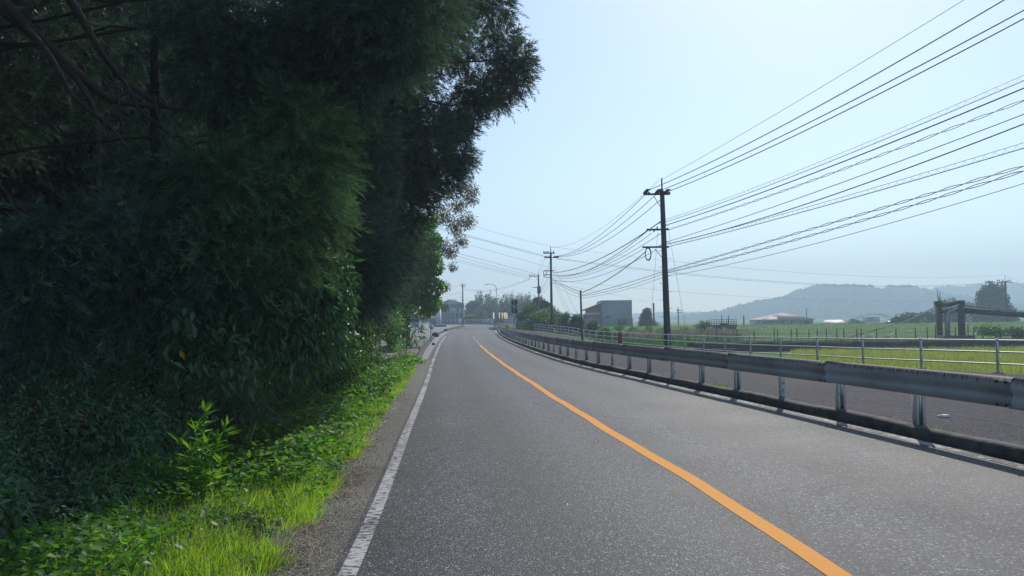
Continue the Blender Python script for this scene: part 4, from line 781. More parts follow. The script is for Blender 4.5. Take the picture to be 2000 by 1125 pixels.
# pipe bridge tower
Y = 97; br_ = thing('pipe_bridge', at(1865, 660, Y), 'dark concrete portal carrying a suspended pipe bridge to the right', 'bridge')
def leg(x0t, x1t, yt, x0b, x1b, yb, Y0, dep, nm='tower_leg'):
    t0, t1_, b0, b1 = at(x0t, yt, Y0), at(x1t, yt, Y0), at(x0b, yb, Y0), at(x1b, yb, Y0)
    V = [b0, b1, b1 + A([0, dep, 0]), b0 + A([0, dep, 0]), t0, t1_, t1_ + A([0, dep, 0]), t0 + A([0, dep, 0])]
    MB().add(V, [(0, 3, 2, 1), (4, 5, 6, 7), (0, 1, 5, 4), (1, 2, 6, 5), (2, 3, 7, 6), (3, 0, 4, 7)]).build(nm, M['concrete_dark'], br_)
leg(1875.5, 1883, 589, 1877, 1886.5, 662, Y, .6); leg(1832, 1839.5, 590, 1834.5, 1842, 660, Y + 3, .6)
MB().box(*bx_(1831, 1841, 588, 596.5, Y + 2.7, .9)).build('tower_cap', M['concrete_dark'], br_); MB().box(*bx_(1875, 1884, 586.5, 594, Y - .15, .9)).build('tower_cap', M['concrete_dark'], br_)
pa, pb = at(1840, 596, Y + 3.2), at(1876, 591.5, Y + .3); b = MB(); b.tube([pa, pb], .28, 6); b.build('cross_beam', M['concrete_dark'], br_)
pa, pb = at(1840, 609, Y + 3.2), at(1877, 605, Y + .3); MB().tube([pa, pb], .2, 6).build('cross_beam', M['concrete_dark'], br_)
b = MB(); b.tube([at(1851.5, 662, Y + 1.5), at(1851.5, 622, Y + 1.5), at(1852.5, 613, Y + 1.5), at(1856, 608.5, Y + 1.4), at(1862, 607, Y + 1.2), at(1880, 606.3, Y + 1.2)], .27, 10); b.build('riser_pipe', M['galv_dull'], br_, smooth=True)
b = MB(); b.tube([at(1848, 655, Y + 1.8), at(1847.5, 606, Y + 1.8)], .16, 8); b.build('riser_pipe', M['concrete_dark'], br_)
e0, e1 = at(1884, 606.5, Y + 1.2), at(2060, 620, 100); b = MB(); b.tube([e0, (e0 + e1) / 2, e1], .36, 10); b.build('carried_pipe', M['dark_steel'], br_, smooth=True)
e2, e3 = at(1884, 603, Y + 1.0), at(2060, 615.5, 99.4); b = MB(); 
V = [e2, e3, e3 + A([0, 1.4, 0]), e2 + A([0, 1.4, 0])]; V2 = [v - A([0, 0, .35]) for v in V]; b.add(V + V2, [(0, 1, 2, 3), (7, 6, 5, 4), (0, 4, 5, 1), (1, 5, 6, 2), (2, 6, 7, 3), (3, 7, 4, 0)]); b.build('bridge_deck', M['dark_steel'], br_)
b = MB(); b.tube([at(1883, 595, Y), at(1915, 601.5, 98), at(1960, 606.5, 99), at(2060, 609, 100)], .05, 5); b.tube([at(1883, 602, Y), at(1960, 608.5, 99), at(2060, 612, 100)], .04, 5)
for px in (1934, 1983, 2030): f = (px - 1884) / 176; b.tube([at(px, 601 + 9 * f, 98.5), at(px, 607 + 10 * f, 98.5)], .06, 5)
b.build('suspension_cable', M['dark_steel'], br_)
b = MB(); b.tube([at(1834, 596, Y + 3), at(1775, 626, 96), at(1640, 664, 90)], .04, 5); b.tube([at(1879, 592, Y), at(1848, 607, Y - 1)], .07, 5); b.build('anchor_cable', M['dark_steel'], br_)
MB().box(*bx_(1858, 1905, 655, 672, Y - .8, 3.0)).build('anchor_block', M['concrete_dark'], br_)
b = MB()
for x0, x1, y1 in ((1833, 1829, 562), (1834.5, 1836, 568)): b.tube([at(1834, 590, Y + 3), at((x0 + x1) / 2, 576, Y + 3), at(x1 + (1.5 if x1 < 1832 else 1), y1 + 4, Y + 3), at(x1 - 2, y1, Y + 3)], [.05, .045, .03, .02], 5)
tag(b.build('dry_stalks', M['bark_pale']), 'two dry bent stalks growing on top of the bridge portal', 'plant')

# factory
Y = 200; fa_ = thing('factory', at(1203, 640, Y), 'plain grey box-shaped factory with a lower brown annex', 'factory')
M['fwall'] = mat('grey_cladding', (.25, .30, .32), (.22, .265, .285), .4, .7); M['fbrown'] = mat('brown_cladding', (.30, .12, .10), (.23, .095, .08), .6, .75)
M['fdark'] = mat('window_dark', (.05, .06, .075), (.04, .05, .06), 1, .3)
c, s_ = bx_(1178, 1234, 587, 690, Y, 12); c = A(c); s_ = A(s_); MB().box((c[0], c[1], (c[2] + s_[2] / 2 - 2.3) / 2), (s_[0], 12, c[2] + s_[2] / 2 + 2.3)).build('main_wall', M['fwall'], fa_)
ftop = c[2] + s_[2] / 2
# chamfered left corner running back
q0, q1 = at(1178, 600, Y)[0], at(1172.3, 600, Y + 3)[0]
V = [(q0, Y, -2.3), (q1, Y + 3, -2.3), (q1, Y + 12, -2.3), (q0, Y + 12, -2.3), (q0, Y, ftop), (q1, Y + 3, ftop - .25), (q1, Y + 12, ftop - .25), (q0, Y + 12, ftop)]
MB().add(V, [(1, 0, 4, 5), (2, 1, 5, 6), (3, 2, 6, 7), (4, 7, 6, 5)]).build('side_wall', M['fwall'], fa_)
MB().box((c[0], Y + 6, ftop + .06), (s_[0] + .15, 12.15, .12)).build('parapet', M['fdark'], fa_)
for x0, x1, y0, y1 in ((1185.5, 1191, 616, 622), (1207, 1224, 623, 634.5)):
    cc, sz = bx_(x0, x1, y0, y1, Y - .04, .06); f_ = MB().box(cc, sz).build('window', M['fdark'], fa_)
    MB().box((cc[0], cc[1] - .05, cc[2] + sz[2] / 2), (sz[0] + .1, .05, .1)).box((cc[0], cc[1] - .05, cc[2]), (.08, .05, sz[2])).build('window_frame', M['fwall'], f_)
cc, sz = bx_(1233.8, 1236, 620, 650, Y + 1, 3); MB().box(cc, sz).build('lean_to', M['fwall'], fa_)
an = [(1143, 606), (1150, 602.5), (1173, 595)]
V = []; 
for (px, py) in an: p = at(px, py, Y + 2); V += [(p[0], Y + 2, p[2]), (p[0], Y + 11, p[2]), (p[0], Y + 2, -2.3)]
b = MB(); b.add(V, [(0, 3, 4, 1), (3, 6, 7, 4), (0, 2, 5, 3), (3, 5, 8, 6)]); b.build('annex_wall', M['fbrown'], fa_)
p0, p1 = at(1141.5, 606.8, Y + 1.6), at(1172.3, 594.6, Y + 1.6); V = [p0, p1, p1 + A([0, 10, 0]), p0 + A([0, 10, 0])]; V2 = [v + A([0, 0, .25]) for v in V]
MB().add(V + V2, [(3, 2, 1, 0), (4, 5, 6, 7), (0, 1, 5, 4), (1, 2, 6, 5), (2, 3, 7, 6), (3, 0, 4, 7)]).build('annex_roof', mat('maroon_roof', (.22, .09, .08), (.17, .07, .065), 1, .8), fa_)
cc, sz = bx_(1140, 1172.2, 615, 650, Y, 1.9); MB().box(cc, sz).build('shed_wall', mat('shed_grey_brown', (.20, .11, .10), (.15, .085, .08), .5, .8), fa_)
p0, p1 = at(1139.5, 614.6, Y - .3), at(1172.3, 613.4, Y - .3); V = [p0, p1, p1 + A([0, 2.4, .9]), p0 + A([1.2, 2.4, .9])]; V2 = [v - A([0, 0, .15]) for v in V]
MB().add(V2 + V, [(3, 2, 1, 0), (4, 5, 6, 7), (0, 1, 5, 4), (1, 2, 6, 5), (2, 3, 7, 6), (3, 0, 4, 7)]).build('shed_roof', mat('pale_tin_roof', (.42, .38, .37), (.34, .31, .3), 1, .5), fa_)
for yy in (620, 623.5, 627): cc, sz = bx_(1147, 1162, yy, yy + 1.6, Y - .05, .05); MB().box(cc, sz).build('window', M['galv_dull'], fa_)

# hip-roofed house behind the levee
def hiphouse(t, x0, x1, yb, ye, yr, rx0, rx1, Y, dep, wallm, roofm, zb, over=.5):
    a_, b_ = at(x0, ye, Y), at(x1, ye, Y); zr_ = at((x0 + x1) / 2, yr, Y)[2]; r0_, r1_ = at(rx0, yr, Y)[0], at(rx1, yr, Y)[0]; ze = a_[2]
    ins = over
    MB().box(((a_[0] + b_[0]) / 2, Y + dep / 2, (ze + zb) / 2), (b_[0] - a_[0] - 2 * ins, dep - 2 * ins, ze - zb)).build('wall', wallm, t)
    V = [(a_[0], Y, ze), (b_[0], Y, ze), (b_[0], Y + dep, ze), (a_[0], Y + dep, ze), (r0_, Y + dep / 2, zr_), (r1_, Y + dep / 2, zr_), (a_[0], Y, ze - .18), (b_[0], Y, ze - .18), (b_[0], Y + dep, ze - .18), (a_[0], Y + dep, ze - .18)]
    MB().add(V, [(0, 1, 5, 4), (2, 3, 4, 5), (6, 7, 1, 0), (7, 8, 2, 1), (8, 9, 3, 2), (9, 6, 0, 3), (9, 8, 7, 6)]).add([V[1], V[2], V[5]], [(0, 1, 2)]).add([V[3], V[0], V[4]], [(0, 1, 2)]).build('roof', roofm, t)
    return a_, b_, ze
M['roof_pink'] = mat('pale_terracotta_tiles', (.46, .33, .28), (.38, .28, .25), 1.5, .75); M['wall_grey'] = mat('grey_render', (.26, .25, .27), (.22, .215, .24), .8, .85)
Y = 240; hh = thing('house', at(1538, 634, Y), 'single-storey house with a wide pale terracotta hipped roof behind the levee', 'house')
hiphouse(hh, 1487, 1592.5, 635, 624.2, 611, 1541, 1544, Y, 14, M['wall_grey'], M['roof_pink'], -2.3)
p = [at(1485, 626, Y - 2), at(1520, 625, Y - 2), at(1517, 618.3, Y + 1), at(1505, 618.3, Y + 1)]; q = [v - A([0, 0, .2]) for v in p]
MB().add(p + q, [(0, 1, 2, 3), (7, 6, 5, 4), (0, 4, 5, 1), (1, 5, 6, 2), (2, 6, 7, 3), (3, 7, 4, 0)]).build('porch_roof', M['roof_pink'], hh)
cc, sz = bx_(1490, 1518, 625.5, 640, Y - 1.4, 2.2); MB().box(cc, sz).build('porch_wall', M['wall_grey'], hh)
for x0, x1 in ((1500, 1504), (1527, 1530), (1571, 1581), (1545, 1548)): cc, sz = bx_(x0, x1, 627, 633, Y + .42, .06); MB().box(cc, sz).build('window', M['fdark'], hh)
Y = 236; lh = thing('low_building', at(1640, 634, Y), 'low building with a broad pale pinkish roof sloping down to the levee', 'building')
p = [at(1601, 632.5, Y), at(1654, 632.5, Y), at(1665, 624, Y + 8), at(1612, 625, Y + 8)]; q = [v - A([0, 0, .25]) for v in p]
MB().add(p + q, [(0, 1, 2, 3), (7, 6, 5, 4), (0, 4, 5, 1), (1, 5, 6, 2), (2, 6, 7, 3), (3, 7, 4, 0)]).build('roof', mat('faded_pink_tin', (.52, .43, .38), (.45, .38, .34), .7, .6), lh)
g0, g1, g2_ = at(1655, 633, Y), at(1690, 630, Y), at(1667, 622.3, Y); V = [g0, at(1690, 633, Y), g1, g2_]; V2 = [v + A([0, 9, 0]) for v in V]
MB().add(V + V2, [(0, 1, 2, 3), (7, 6, 5, 4), (3, 2, 6, 7), (0, 3, 7, 4)]).build('gable_wall', mat('dull_green_grey', (.16, .2, .2), (.13, .17, .17), .7, .8), lh)
b = MB(); b.box(*bx_(1610, 1650, 631, 645, Y + 1, 7)); b.build('wall', M['wall_grey'], lh)
Y = 260; l2 = thing('low_building', at(1715, 633, Y), 'long low pale-roofed shed left of the green thicket', 'building')
b = MB(); b.box(*bx_(1690, 1745, 629.5, 632, Y, 8)); b.build('roof', M['roof_pink'], l2); b = MB(); b.box(*bx_(1691, 1744, 632, 645, Y + .3, 7)); b.build('wall', M['wall_grey'], l2)
b = MB(); p = [at(1728, 629.5, Y), at(1745, 629.5, Y), at(1745, 624.5, Y + 5), at(1738, 626, Y + 5)]; b.add(p + [v - A([0, 0, .3]) for v in p], [(0, 1, 2, 3), (7, 6, 5, 4), (0, 4, 5, 1), (1, 5, 6, 2), (2, 6, 7, 3), (3, 7, 4, 0)]); b.build('roof', M['galv_dull'], l2)
tag(MB().box(*bx_(1701, 1718, 619.5, 630, 330, 8)).box(*bx_(1700.5, 1718.5, 619, 619.8, 329.8, 8.4)).build('block_building', M['fwall']), 'small flat-topped grey building framed by the arch bridge', 'building')
Y = 480; ab = thing('arch_bridge', at(1710, 632, Y), 'distant slender arch bridge in front of the hill', 'bridge')
th = np.linspace(0, math.pi, 24); xl_, xr_ = at(1674, 628, Y), at(1745, 628, Y); hh_ = at(1710, 613, Y)[2] - xl_[2]
for dy in (0, 5): MB().tube(np.c_[(xl_[0] + xr_[0]) / 2 - (xr_[0] - xl_[0]) / 2 * np.cos(th), np.full(24, Y + dy), xl_[2] + hh_ * np.sin(th)], .35, 6).build('arch_rib', M['galv_dull'], ab)
MB().box(((xl_[0] + xr_[0]) / 2, Y + 2.5, xl_[2] - .4), (xr_[0] - xl_[0], 6, .8)).build('deck', M['galv_dull'], ab)
b = MB()
for k in range(3, 21, 2): b.tube([(((xl_[0] + xr_[0]) / 2 - (xr_[0] - xl_[0]) / 2 * math.cos(th[k])), Y, xl_[2]), (((xl_[0] + xr_[0]) / 2 - (xr_[0] - xl_[0]) / 2 * math.cos(th[k])), Y, xl_[2] + hh_ * math.sin(th[k]))], .12, 4)
b.build('hanger', M['galv_dull'], ab)

# house at the far bend
Y = 262; h2 = thing('house', at(882, 632, Y), 'hazy two-storey house with grey gabled roof at the far bend', 'house')
M['house_wall'] = mat('blue_grey_wall', (.20, .21, .235), (.16, .17, .2), .8, .85); M['house_pale'] = mat('pale_panel', (.42, .44, .46), (.36, .38, .4), .8, .8); M['roof_grey'] = mat('grey_tiles', (.20, .20, .22), (.15, .15, .17), 1, .6)
cc, sz = bx_(858, 904, 593, 640, Y, 8); MB().box(cc, sz).build('wall', M['house_wall'], h2)
cc, sz = bx_(860, 903.5, 602, 613, Y - .12, .12); MB().box(cc, sz).build('balcony', M['house_pale'], h2)
for x0, x1, y0, y1 in ((861, 863.5, 602.5, 607), (879, 891, 601.7, 612.5), (892.5, 896.5, 602.5, 607)): cc, sz = bx_(x0, x1, y0, y1, Y - .22, .08); MB().box(cc, sz).build('window', M['fdark'] if x0 > 890 else M['house_pale'], h2)
gl, gm, gr_ = at(859, 593, Y), at(884, 585, Y), at(905, 593, Y)
V = [gl + A([-.4, -.5, 0]), gr_ + A([.4, -.5, 0]), at(893, 585.2, Y) + A([0, -.5, 0]), at(877, 585.2, Y) + A([0, -.5, 0])]; V2 = [v + A([0, 9, 0]) for v in V]
MB().add(V + V2, [(3, 2, 6, 7), (0, 3, 7, 4), (2, 1, 5, 6)]).build('roof', M['roof_grey'], h2)
MB().add([v + A([0, .35, 0]) for v in V[:2]] + [V[2] + A([-.8, .35, -.3]), V[3] + A([.8, .35, -.3])], [(0, 1, 2, 3)]).build('gable', M['house_pale'], h2)
cc, sz = bx_(857.5, 905.5, 591.6, 593.2, Y - .7, .8); MB().box(cc, sz).build('eave', M['roof_grey'], h2)
Y = 246; t = thing('board_fence', at(865, 632, Y), 'long blue-grey board fence in front of the hazy house', 'fence')
cc, sz = bx_(844.5, 889, 613, 633, Y, .12); MB().box(cc, sz).build('fence_board', mat('blue_grey_boards', (.13, .19, .20), (.10, .15, .165), .5, .85), t)
b = MB(); [b.box((x, Y - .1, cc[2]), (.12, .1, sz[2] + .1)) for x in np.linspace(cc[0] - sz[0] / 2, cc[0] + sz[0] / 2, 12)]; b.build('fence_post', M['fwall'], t)
Y = 250; t = thing('garage', at(897, 632, Y), 'dim open carport between the board fence and the reddish pole', 'garage')
cc, sz = bx_(888, 905, 612.5, 614, Y, 5); MB().box(cc, sz).build('roof', M['roof_grey'], t); cc, sz = bx_(890, 904, 614, 632, Y + 3, .2); MB().box(cc, sz).build('back_wall', M['house_wall'], t)
for px in (889.3, 897, 903.8): cc, sz = bx_(px - .5, px + .5, 614, 633, Y, .25); MB().box(cc, sz).build('carport_post', M['house_pale'], t)
p = at(898.5, 632, 232); tag(MB().box((p[0], 232, 1.6), (.9, .3, 1.6)).box((p[0], 232, 2.42), (.7, .32, .08)).build('sign_board', M['white_plastic']), 'small white upright board by the picket handrail at the far bend', 'sign')
Y = 236; tag(MB().box(*bx_(839, 858, 596, 634, Y, 6)).box(*bx_(838.5, 858.5, 595, 596.4, Y - .2, 6.4)).build('white_building', mat('white_render', (.62, .63, .66), (.56, .57, .6), .5, .8)), 'white building end peeping out between vine tree and board fence', 'building')

# minibus in the lot
Y = 121; c0 = at(822, 643, Y); zb = float(zr(c0[0], Y)) + .02
bus = thing('minibus', (c0[0], Y, zb), 'silver minibus parked in the lot under the vine tree', 'minibus')
def loc(V, ang=-.28):
    V = A(V); c, s_ = math.cos(ang), math.sin(ang); return np.c_[V[:, 0] * c - V[:, 1] * s_ + c0[0], V[:, 0] * s_ + V[:, 1] * c + Y, V[:, 2] + zb]
def lbox(cx, cy, cz, sx, sy, sz, tp=1.0):
    x, y, z = sx / 2, sy / 2, sz / 2; V = [(-x, -y, -z), (x, -y, -z), (x, y, -z), (-x, y, -z), (-x * tp, -y * .98, z), (x * tp, -y * .98, z), (x * tp, y, z), (-x * tp, y, z)]
    return loc([(a_ + cx, b_ + cy, c_ + cz) for a_, b_, c_ in V])
Q6 = [(0, 3, 2, 1), (4, 5, 6, 7), (0, 1, 5, 4), (1, 2, 6, 5), (2, 3, 7, 6), (3, 0, 4, 7)]
M['bus'] = mat('silver_paint', (.22, .26, .30), (.19, .22, .26), 1, .3, .3); M['glass'] = mat('dark_glass', (.02, .022, .028), (.03, .03, .036), 1, .08)
prof_b = [(-3.3, .35), (-3.38, .55), (-3.36, 1.15), (-3.0, 2.35), (-2.7, 2.68), (3.3, 2.7), (3.4, 2.5), (3.4, .35)]
def busext(prof, w0, w1): 
    n = len(prof); V = [(w0, y, z) for y, z in prof] + [(w1, y, z) for y, z in prof]; j = np.arange(n); k = (j + 1) % n
    return loc(V), [np.stack([j, k, k + n, j + n], -1), j[None], (j[::-1] + n)[None]]
MB().add(*busext(prof_b, -1.1, 1.1)).build('body', M['bus'], bus)
MB().add(loc([(-.98, -3.39, 1.25), (.98, -3.39, 1.25), (.92, -3.04, 2.36), (-.92, -3.04, 2.36)]), [(0, 1, 2, 3)]).build('windscreen', M['glass'], bus)
for x in (1.115, -1.115): MB().add(lbox(x, .2, 1.75, .02, 5.6, .75), Q6).build('side_window', M['glass'], bus)
for x in (-.85, .85): MB().add(lbox(x, -3.39, .95, .34, .06, .18), Q6).build('headlight', M['white_plastic'], bus)
MB().add(lbox(0, -3.4, .5, 2.2, .1, .28), Q6).build('bumper', M['galv_dull'], bus); MB().add(lbox(.15, -3.47, .52, .5, .02, .2), Q6).build('number_plate', M['white_plastic'], bus)
for x, y in ((-1, -2.2), (1, -2.2), (-1, 2.1), (1, 2.1)):
    V = loc([(x - .12, y, .4), (x + .12, y, .4)]); wl = MB().tube(V, .4, 16).build('wheel', M['fdark'], bus); V = loc([(x - .13, y, .4), (x + .13, y, .4)]); MB().tube(V, .22, 12).build('rim', M['galv'], wl)
for x in (-1.25, 1.25): MB().add(lbox(x, -3.2, 1.7, .2, .12, .35), Q6).build('mirror', M['fdark'], bus)

# ------------------------------------------------------------------ hills
def ridge(name, pts, Y, dep, base_py, m, jag, seed, nx_=420, ny_=26):
    r_ = np.random.default_rng(seed); P = A(pts); px = np.linspace(P[0, 0], P[-1, 0], nx_); pyv = np.interp(px, P[:, 0], P[:, 1])
    X = np.array([at(x, 620, Y)[0] for x in px]); Zt = np.array([at(x, y, Y)[2] for x, y in zip(px, pyv)])
    t = np.linspace(0, 1, ny_); V = np.empty((ny_, nx_, 3))
    for k, tt in enumerate(t):
        h = math.sin(tt * math.pi / 2 * 1.25) if tt < .8 else math.cos((tt - .8) / .2 * math.pi / 2)
        z = -6 + (Zt + 6) * h; bump = r_.normal(0, 1, nx_); bump = np.convolve(bump, np.ones(3) / 3, 'same')
        yj = r_.normal(0, dep * .012, nx_)
        V[k, :, 0] = X; V[k, :, 1] = Y - dep * .5 + dep * tt + yj; V[k, :, 2] = z + bump * jag * h * (1 if .05 < tt < .95 else 0)
    i = np.arange(ny_ - 1)[:, None] * nx_ + np.arange(nx_ - 1)[None]
    struct(nmesh(name, V.reshape(-1, 3), np.stack([i, i + 1, i + nx_ + 1, i + nx_], -1).reshape(-1, 4), m))
    # canopy of tree crowns over the slope
    n = 14000; a_ = r_.random(n); b_ = np.r_[.72 + .12 * r_.random(n // 2), r_.random(n - n // 2) * .85]
    ki = np.clip((a_ * (nx_ - 1)).astype(int), 0, nx_ - 2); kj = np.clip((b_ * (ny_ - 1)).astype(int), 0, ny_ - 2); C = V[kj, ki] + r_.normal(0, 1.5, (n, 3)) * A([1, 1, .2])
    s_ = Y / 1300 * r_.uniform(1.2, 3.6, n)
    D = np.c_[r_.normal(0, .4, (n, 2)), np.ones(n)]; VV, FF = [], []
    f = FB()
    for _ in range(3): f.add(leaf_geo(r_, C - A([0, 0, 1]) + r_.normal(0, .8, (n, 3)), D + r_.normal(0, .3, D.shape), unit(r_.normal(size=(n, 3))), s_ * 2.2, s_ * 1.8))
    tag(f.build('hill_trees', M['darkleaf']), {'hills': 'far-off wood covering the hazy hill on the right'}.get(name, 'far-off wood covering a hazy ridge'), 'wood', kind='stuff')
M['hill'] = mat('wooded_hill', (.03, .05, .028), (.022, .038, .022), .02, .95)
ridge('hills', [(1330, 628), (1400, 619), (1440, 613), (1475, 603), (1510, 595), (1540, 591), (1560, 585), (1575, 582), (1600, 572), (1625, 564), (1645, 560.5), (1665, 560), (1700, 558.5), (1735, 560), (1745, 571), (1765, 573), (1780, 571), (1790, 560.5), (1812, 560), (1822, 566), (1845, 569), (1900, 580), (1990, 600)], 1150, 300, 632, M['hill'], 2.6, 5)
ridge('hills', [(1780, 585), (1850, 572), (1880, 567), (1900, 563), (1925, 567), (1950, 562), (1975, 560), (2010, 559), (2080, 556), (2200, 566), (2400, 600)], 1500, 300, 632, M['hill'], 3.0, 6)
ridge('hills', [(500, 612), (700, 614), (900, 617), (1100, 620), (1200, 621), (1250, 620), (1285, 618), (1330, 617), (1355, 616.5), (1385, 617.5), (1420, 617), (1460, 610), (1480, 606), (1520, 606), (1560, 615)], 1800, 300, 632, M['hill'], 2.6, 8)

# ------------------------------------------------------------------ left: cedars, vine tree, hedge, undergrowth
rng = np.random.default_rng(3)
def pf(px, py, Y, r): return (at(px, py, Y), r)
FC = 'cedars of the roadside wood'
def fillpuffs(x0, x1, y0, y1, Y0, Y1, r, n, keep=None):
    out = []
    while len(out) < n:
        x, y = rng.uniform(x0, x1), rng.uniform(y0, y1)
        if keep and not keep(x, y): continue
        out.append(pf(x, y, rng.uniform(Y0, Y1), r * rng.uniform(.8, 1.2)))
    return out
def gb_(X, Y): return (X, Y, gz(X, Y))
# nearest cedar: hanging boughs over the verge
front = [pf(585, 250, 12.6, (.75, .7, .6)), pf(600, 320, 12.3, (.62, .7, .6)), pf(590, 395, 12.2, (.62, .7, .6)), pf(545, 460, 12, (.7, .7, .6)), pf(565, 520, 12, (.5, .6, .45)), pf(480, 540, 11.6, (.6, .6, .45)), pf(420, 480, 11.4, (.7, .7, .6)), pf(500, 380, 11.8, (.75, .8, .65)), pf(420, 360, 11.4, (.6, .7, .6)),
         pf(470, 60, 13, (.95, .9, .6)), pf(560, 110, 13.4, (.85, .8, .6)), pf(620, 60, 13.8, (.8, .8, .6)), pf(540, 180, 13.2, (.8, .8, .5)), pf(440, 150, 12.6, (.8, .8, .6)), pf(650, 20, 14.2, (.7, .8, .6)), pf(400, 20, 12.6, (.8, .8, .6)), pf(600, 170, 13.6, (.6, .7, .5)),
         pf(330, 420, 11, (.7, .7, .55)), pf(250, 480, 10.6, (.7, .7, .55)), pf(340, 520, 11, (.6, .6, .5)), pf(180, 560, 10.4, (.6, .6, .5)), pf(270, 590, 10.6, (.5, .5, .45)), pf(140, 470, 10.2, (.65, .7, .55)), pf(60, 520, 9.8, (.7, .7, .6)), pf(420, 570, 11.3, (.45, .5, .4)), pf(90, 620, 9.8, (.5, .6, .6)), pf(320, 330, 11.4, (.55, .6, .45))]
front += [pf(780, 110, 12.6, .42), pf(820, 60, 12.6, .5), pf(800, -20, 12.6, .6), pf(740, -60, 12.6, .7), pf(760, 60, 12.8, (.6, .7, .6)), pf(700, 0, 12.4, .7), pf(770, -130, 12.6, .8), pf(690, 60, 13.2, (.7, .7, .6)), pf(715, 110, 13.2, (.6, .7, .5)), pf(670, 150, 13.4, (.6, .7, .6)), pf(740, 20, 13.6, (.7, .7, .6)), pf(700, -60, 13.6, (.8, .8, .6))]  # extra puffs added to cast shade on the near verge
cb = gb_(-8.6, 12.4)
light = [(p_[0] + A([0, -.15, 0]), p_[1]) for p_ in front[:9]]; front = front[9:] + [(p_[0] + A([-.3, .9, 0]), p_[1]) for p_ in front[:9]]  # front boughs split off to carry the painted lit green
tree('cedar_tree', 'cedar bough coloured lighter as if lit, hanging nearest the road above the glossy evergreen', 'tree', gb_(-6.3, 13.6), light, [cedar_geo(rng, light, 3000, 30, .46, .16, .011, down=.35)], 'cedar_lit', 7.5, .16, rng=rng, group=FC, lr=.2)
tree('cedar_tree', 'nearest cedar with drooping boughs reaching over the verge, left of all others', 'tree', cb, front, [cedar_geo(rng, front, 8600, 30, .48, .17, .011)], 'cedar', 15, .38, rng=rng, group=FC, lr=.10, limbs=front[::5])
# bare arching limbs in the dark upper left
lm = thing('fallen_limbs', (-8.8, 10, gz(-8.8, 10)), 'bare grey-brown limbs arching down through the dark wood at upper left', 'branches')
def curve_px(pts, r0, r1, b, nn=24):
    P = np.array([at(*p) for p in pts]); t = np.linspace(0, 1, len(P)); q = np.linspace(0, 1, nn)
    Q = np.stack([np.interp(q, t, P[:, c]) for c in range(3)], 1); k = A([.25, .5, .25])
    for _ in range(3): Q[1:-1] = Q[:-2] * .25 + Q[1:-1] * .5 + Q[2:] * .25
    b.tube(Q, np.linspace(r0, r1, nn), 7)
for pts, r0 in [([(-60, -60, 9.6), (60, 60, 9.7), (150, 140, 9.9), (215, 200, 10.2), (290, 205, 10.6), (380, 215, 11.4)], .085), ([(-20, 0, 9.6), (90, 90, 9.8), (160, 165, 9.9), (190, 230, 9.9), (240, 270, 10.1)], .06), ([(110, -40, 10.2), (150, 20, 10.2), (190, 90, 10.3), (230, 150, 10.4), (300, 200, 10.6)], .07), ([(40, 40, 9.6), (100, 110, 9.6), (140, 190, 9.6), (210, 240, 9.8), (250, 290, 10)], .045), ([(215, 200, 10.2), (260, 170, 10.5), (330, 210, 10.8)], .03), ([(190, 90, 10.3), (250, 170, 10.3), (270, 215, 10.3), (330, 260, 10.6)], .03)]:
    b = MB(); curve_px(pts, r0, .02, b); b.build('limb', M['bark'], lm, smooth=True)
for pts in [[(212, 225, 9.7), (198, 255, 9.7), (194, 290, 9.7), (197, 320, 9.7)], [(300, 185, 10.5), (306, 215, 10.4), (312, 240, 10.4), (330, 265, 10.4)], [(232, 180, 10.2), (232, 220, 10.2), (240, 250, 10.2), (236, 300, 10.2)], [(318, 265, 10.4), (330, 290, 10.4), (326, 325, 10.4)], [(280, 280, 10.3), (268, 310, 10.3)], [(290, -10, 11), (285, 30, 11), (300, 70, 11)], [(0, 360, 9.4), (30, 400, 9.4), (80, 430, 9.5), (100, 470, 9.6)], [(288, 520, 10.2), (285, 560, 10.2), (265, 600, 10.2), (250, 640, 10.2)], [(385, 520, 10.8), (395, 550, 10.8), (430, 558, 10.8)]]:
    b = MB(); curve_px(pts, .018, .006, b); b.build('limb', M['bark'], lm, smooth=True)
# second cedar, dark, straight behind
p2 = fillpuffs(600, 715, -150, 600, 18, 19.5, .9, 32) + [pf(670, 90, 17.5, .7), pf(680, 250, 17.6, .7), pf(660, 420, 17.6, .7), pf(680, 560, 18, .6), pf(800, 40, 16, .8), pf(860, 10, 16, .7), pf(830, -60, 16, .9), pf(770, 90, 16, .7), pf(750, -40, 16, .9)]  # puffs reaching towards the road added to shade the near verge
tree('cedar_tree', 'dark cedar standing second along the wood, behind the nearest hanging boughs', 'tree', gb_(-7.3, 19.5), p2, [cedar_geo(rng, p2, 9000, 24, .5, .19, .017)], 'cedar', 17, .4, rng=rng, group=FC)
# third cedar: the great crown that leans out over the road
edge = [(968, 10), (985, 75), (1008, 115), (1005, 155), (968, 180), (935, 190), (905, 215), (882, 250), (892, 300), (865, 335), (830, 370), (808, 415), (782, 460), (765, 510), (745, 560)]
p3 = [pf(x, y, 24 + rng.uniform(-.8, .8), rng.uniform(.45, .6)) for x, y in edge] + [pf(895, 315, 24, .36), pf(1008, 140, 23.6, .3), pf(905, 250, 23.8, .28)]
def in3(x, y):
    e = np.interp(y, [e_[1] for e_ in edge], [e_[0] for e_ in edge]) if y > 10 else 985 - (10 - y) * .55
    if ((x - 866) / 34) ** 2 + ((y - 165) / 62) ** 2 < 1: return False
    return x < e - 32
p3 = p3 + p3
p3 += fillpuffs(660, 960, -330, 590, 23, 26.0, .8, 84, in3)
tree('cedar_tree', 'great cedar whose ragged crown leans farthest over the road', 'tree', gb_(-7.0, 25), p3, [cedar_geo(rng, p3, 21000, 22, .45, .18, .021, down=.3)], 'cedar_b', 17, .5, rng=rng, group=FC, limbs=p3[::5])
